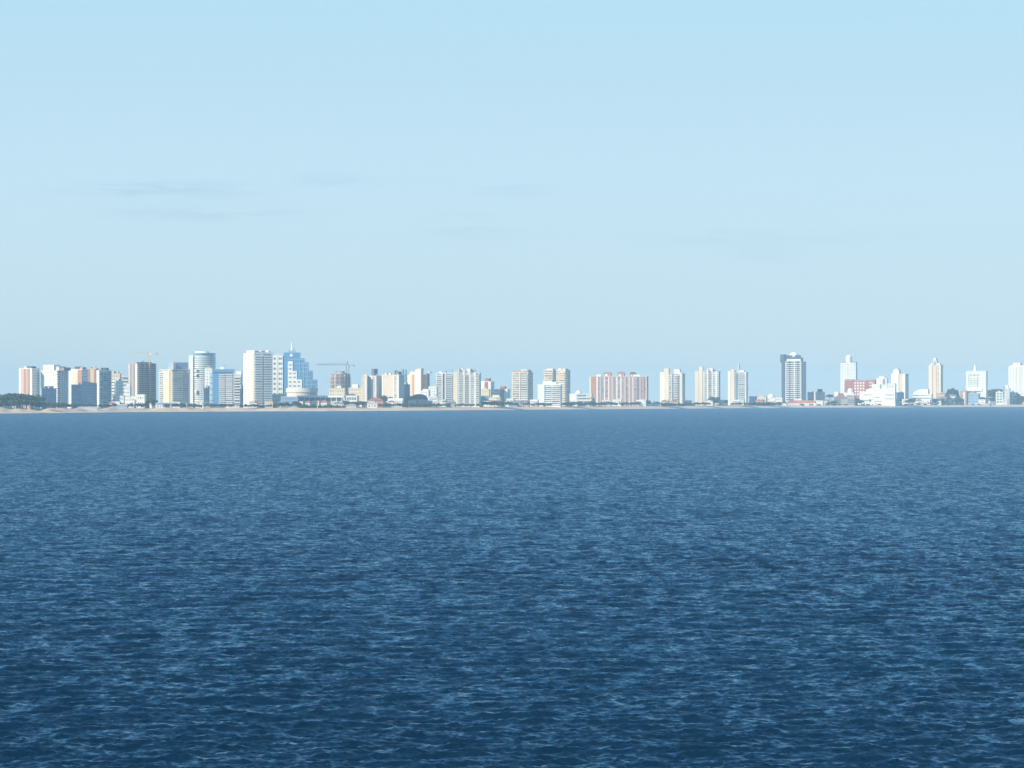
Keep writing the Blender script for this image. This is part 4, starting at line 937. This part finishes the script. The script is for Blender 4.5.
# faint flat clouds low over the horizon
tc = nt.nodes.new('ShaderNodeTexCoord')
sep = nt.nodes.new('ShaderNodeSeparateXYZ'); nt.links.new(tc.outputs['Generated'], sep.inputs[0])
mp = nt.nodes.new('ShaderNodeMapping'); mp.inputs['Scale'].default_value = (70, 70, 700); mp.inputs['Rotation'].default_value = (0, R(.6), 0)
nz = nt.nodes.new('ShaderNodeTexNoise'); nz.inputs['Scale'].default_value = 1.0; nz.inputs['Detail'].default_value = 5; nz.inputs['Distortion'].default_value = .6
nt.links.new(tc.outputs['Generated'], mp.inputs['Vector']); nt.links.new(mp.outputs[0], nz.inputs['Vector'])
warp = nt.nodes.new('ShaderNodeMapRange'); warp.inputs['From Min'].default_value = .36; warp.inputs['From Max'].default_value = .60; nt.links.new(nz.outputs['Fac'], warp.inputs['Value'])
total = None
# each wisp: bearing, height, half length, half thickness (as direction components), tilt, strength
for cx, cz, wx_, wz_, tilt, st in ((-.098, .0491, .016, .0016, -.02, .8), (-.079, .0490, .020, .0024, -.03, 1.), (-.072, .0432, .028, .0022, .03, .8), (-.0445, .0518, .008, .0016, -.12, .8),
                                 (-.028, .0505, .024, .0020, .0, .35), (-.0095, .0390, .013, .0016, .01, .8), (.0025, .0487, .013, .0020, -.05, .6), (-.012, .0425, .012, .0015, .02, .35),
                                 (.052, .0375, .022, .0022, -.03, .6), (.060, .0335, .012, .0022, .02, .45), (.085, .0375, .018, .0015, 0., .3)):
    su = nt.nodes.new('ShaderNodeVectorMath'); su.operation = 'SUBTRACT'; su.inputs[1].default_value = (cx, 0, cz); nt.links.new(tc.outputs['Generated'], su.inputs[0])
    ma = nt.nodes.new('ShaderNodeMapping'); ma.inputs['Rotation'].default_value = (0, tilt, 0); ma.inputs['Scale'].default_value = (1/wx_, 0, 1/wz_); ma.vector_type = 'TEXTURE' if False else 'POINT'
    nt.links.new(su.outputs[0], ma.inputs['Vector'])
    ln = nt.nodes.new('ShaderNodeVectorMath'); ln.operation = 'LENGTH'; nt.links.new(ma.outputs[0], ln.inputs[0])
    mr_ = nt.nodes.new('ShaderNodeMapRange'); mr_.interpolation_type = 'SMOOTHSTEP'; mr_.inputs['From Min'].default_value = 1.5; mr_.inputs['From Max'].default_value = .1
    mr_.inputs['To Min'].default_value = 0; mr_.inputs['To Max'].default_value = st; nt.links.new(ln.outputs['Value'], mr_.inputs['Value'])
    if total is None: total = mr_.outputs[0]
    else:
        ad_ = nt.nodes.new('ShaderNodeMath'); ad_.operation = 'ADD'; nt.links.new(total, ad_.inputs[0]); nt.links.new(mr_.outputs[0], ad_.inputs[1]); total = ad_.outputs[0]
mul2 = nt.nodes.new('ShaderNodeMath'); mul2.operation = 'MULTIPLY'; nt.links.new(total, mul2.inputs[0]); nt.links.new(warp.outputs[0], mul2.inputs[1])
mul3 = nt.nodes.new('ShaderNodeMath'); mul3.operation = 'MULTIPLY'; mul3.inputs[1].default_value = .15; nt.links.new(mul2.outputs[0], mul3.inputs[0])
# the low sky: a pale, even blue that hands over to the physical sky higher up
hr = nt.nodes.new('ShaderNodeMapRange'); hr.inputs['From Min'].default_value = .07; hr.inputs['From Max'].default_value = .24; hr.interpolation_type = 'SMOOTHSTEP'
nt.links.new(sep.outputs['Z'], hr.inputs['Value'])
lr = nt.nodes.new('ShaderNodeValToRGB'); nt.links.new(sep.outputs['Z'], lr.inputs[0])
cr = lr.color_ramp
while len(cr.elements) > 1: cr.elements.remove(cr.elements[-1])
cr.elements[0].position = 0; cr.elements[0].color = LOW[0]
for p, c in ((.015, LOW[1]), (.05, LOW[2]), (.10, LOW[3])):
    e = cr.elements.new(p); e.color = c
gain = nt.nodes.new('ShaderNodeVectorMath'); gain.operation = 'SCALE'; gain.inputs['Scale'].default_value = SKYGAIN
nt.links.new(lr.outputs[0], gain.inputs[0])
lo_mix = nt.nodes.new('ShaderNodeMix'); lo_mix.data_type = 'RGBA'
nt.links.new(hr.outputs[0], lo_mix.inputs[0]); nt.links.new(gain.outputs[0], lo_mix.inputs[6]); wb = nt.nodes.new('ShaderNodeVectorMath'); wb.operation = 'MULTIPLY'; wb.inputs[1].default_value = (.50, .94, 1.12)
nt.links.new(sky.outputs[0], wb.inputs[0]); nt.links.new(wb.outputs[0], lo_mix.inputs[7])
mx = nt.nodes.new('ShaderNodeMix'); mx.data_type = 'RGBA'; mx.blend_type = 'MULTIPLY'; mx.inputs[7].default_value = (.30, .42, .62, 1)
nt.links.new(mul3.outputs[0], mx.inputs[0]); nt.links.new(lo_mix.outputs[2], mx.inputs[6])
nt.links.new(mx.outputs[2], bg.inputs['Color'])

L = bpy.data.lights.new('sun', 'SUN'); L.energy = 3.9; L.angle = R(.5); L.color = (1, .88, .71)
lo = link('sun', L)
import mathutils
dv = mathutils.Vector((sx*math.cos(R(SUN_EL)), sy*math.cos(R(SUN_EL)), math.sin(R(SUN_EL))))
lo.rotation_euler = dv.to_track_quat('Z', 'Y').to_euler()

cam = bpy.data.cameras.new('camera'); co = link('camera', cam)
cam.sensor_width = 36; cam.lens = F*36/1024; cam.clip_start = 1; cam.clip_end = 40000
co.location = (0, 0, H); co.rotation_euler = (math.pi/2+math.atan((EYE-384)/F), 0, 0)
scene.camera = co
scene.cycles.filter_width = 1.5
scene.view_settings.view_transform = 'Standard'; scene.view_settings.look = 'None'
scene.view_settings.exposure = EXPO; scene.view_settings.gamma = 1
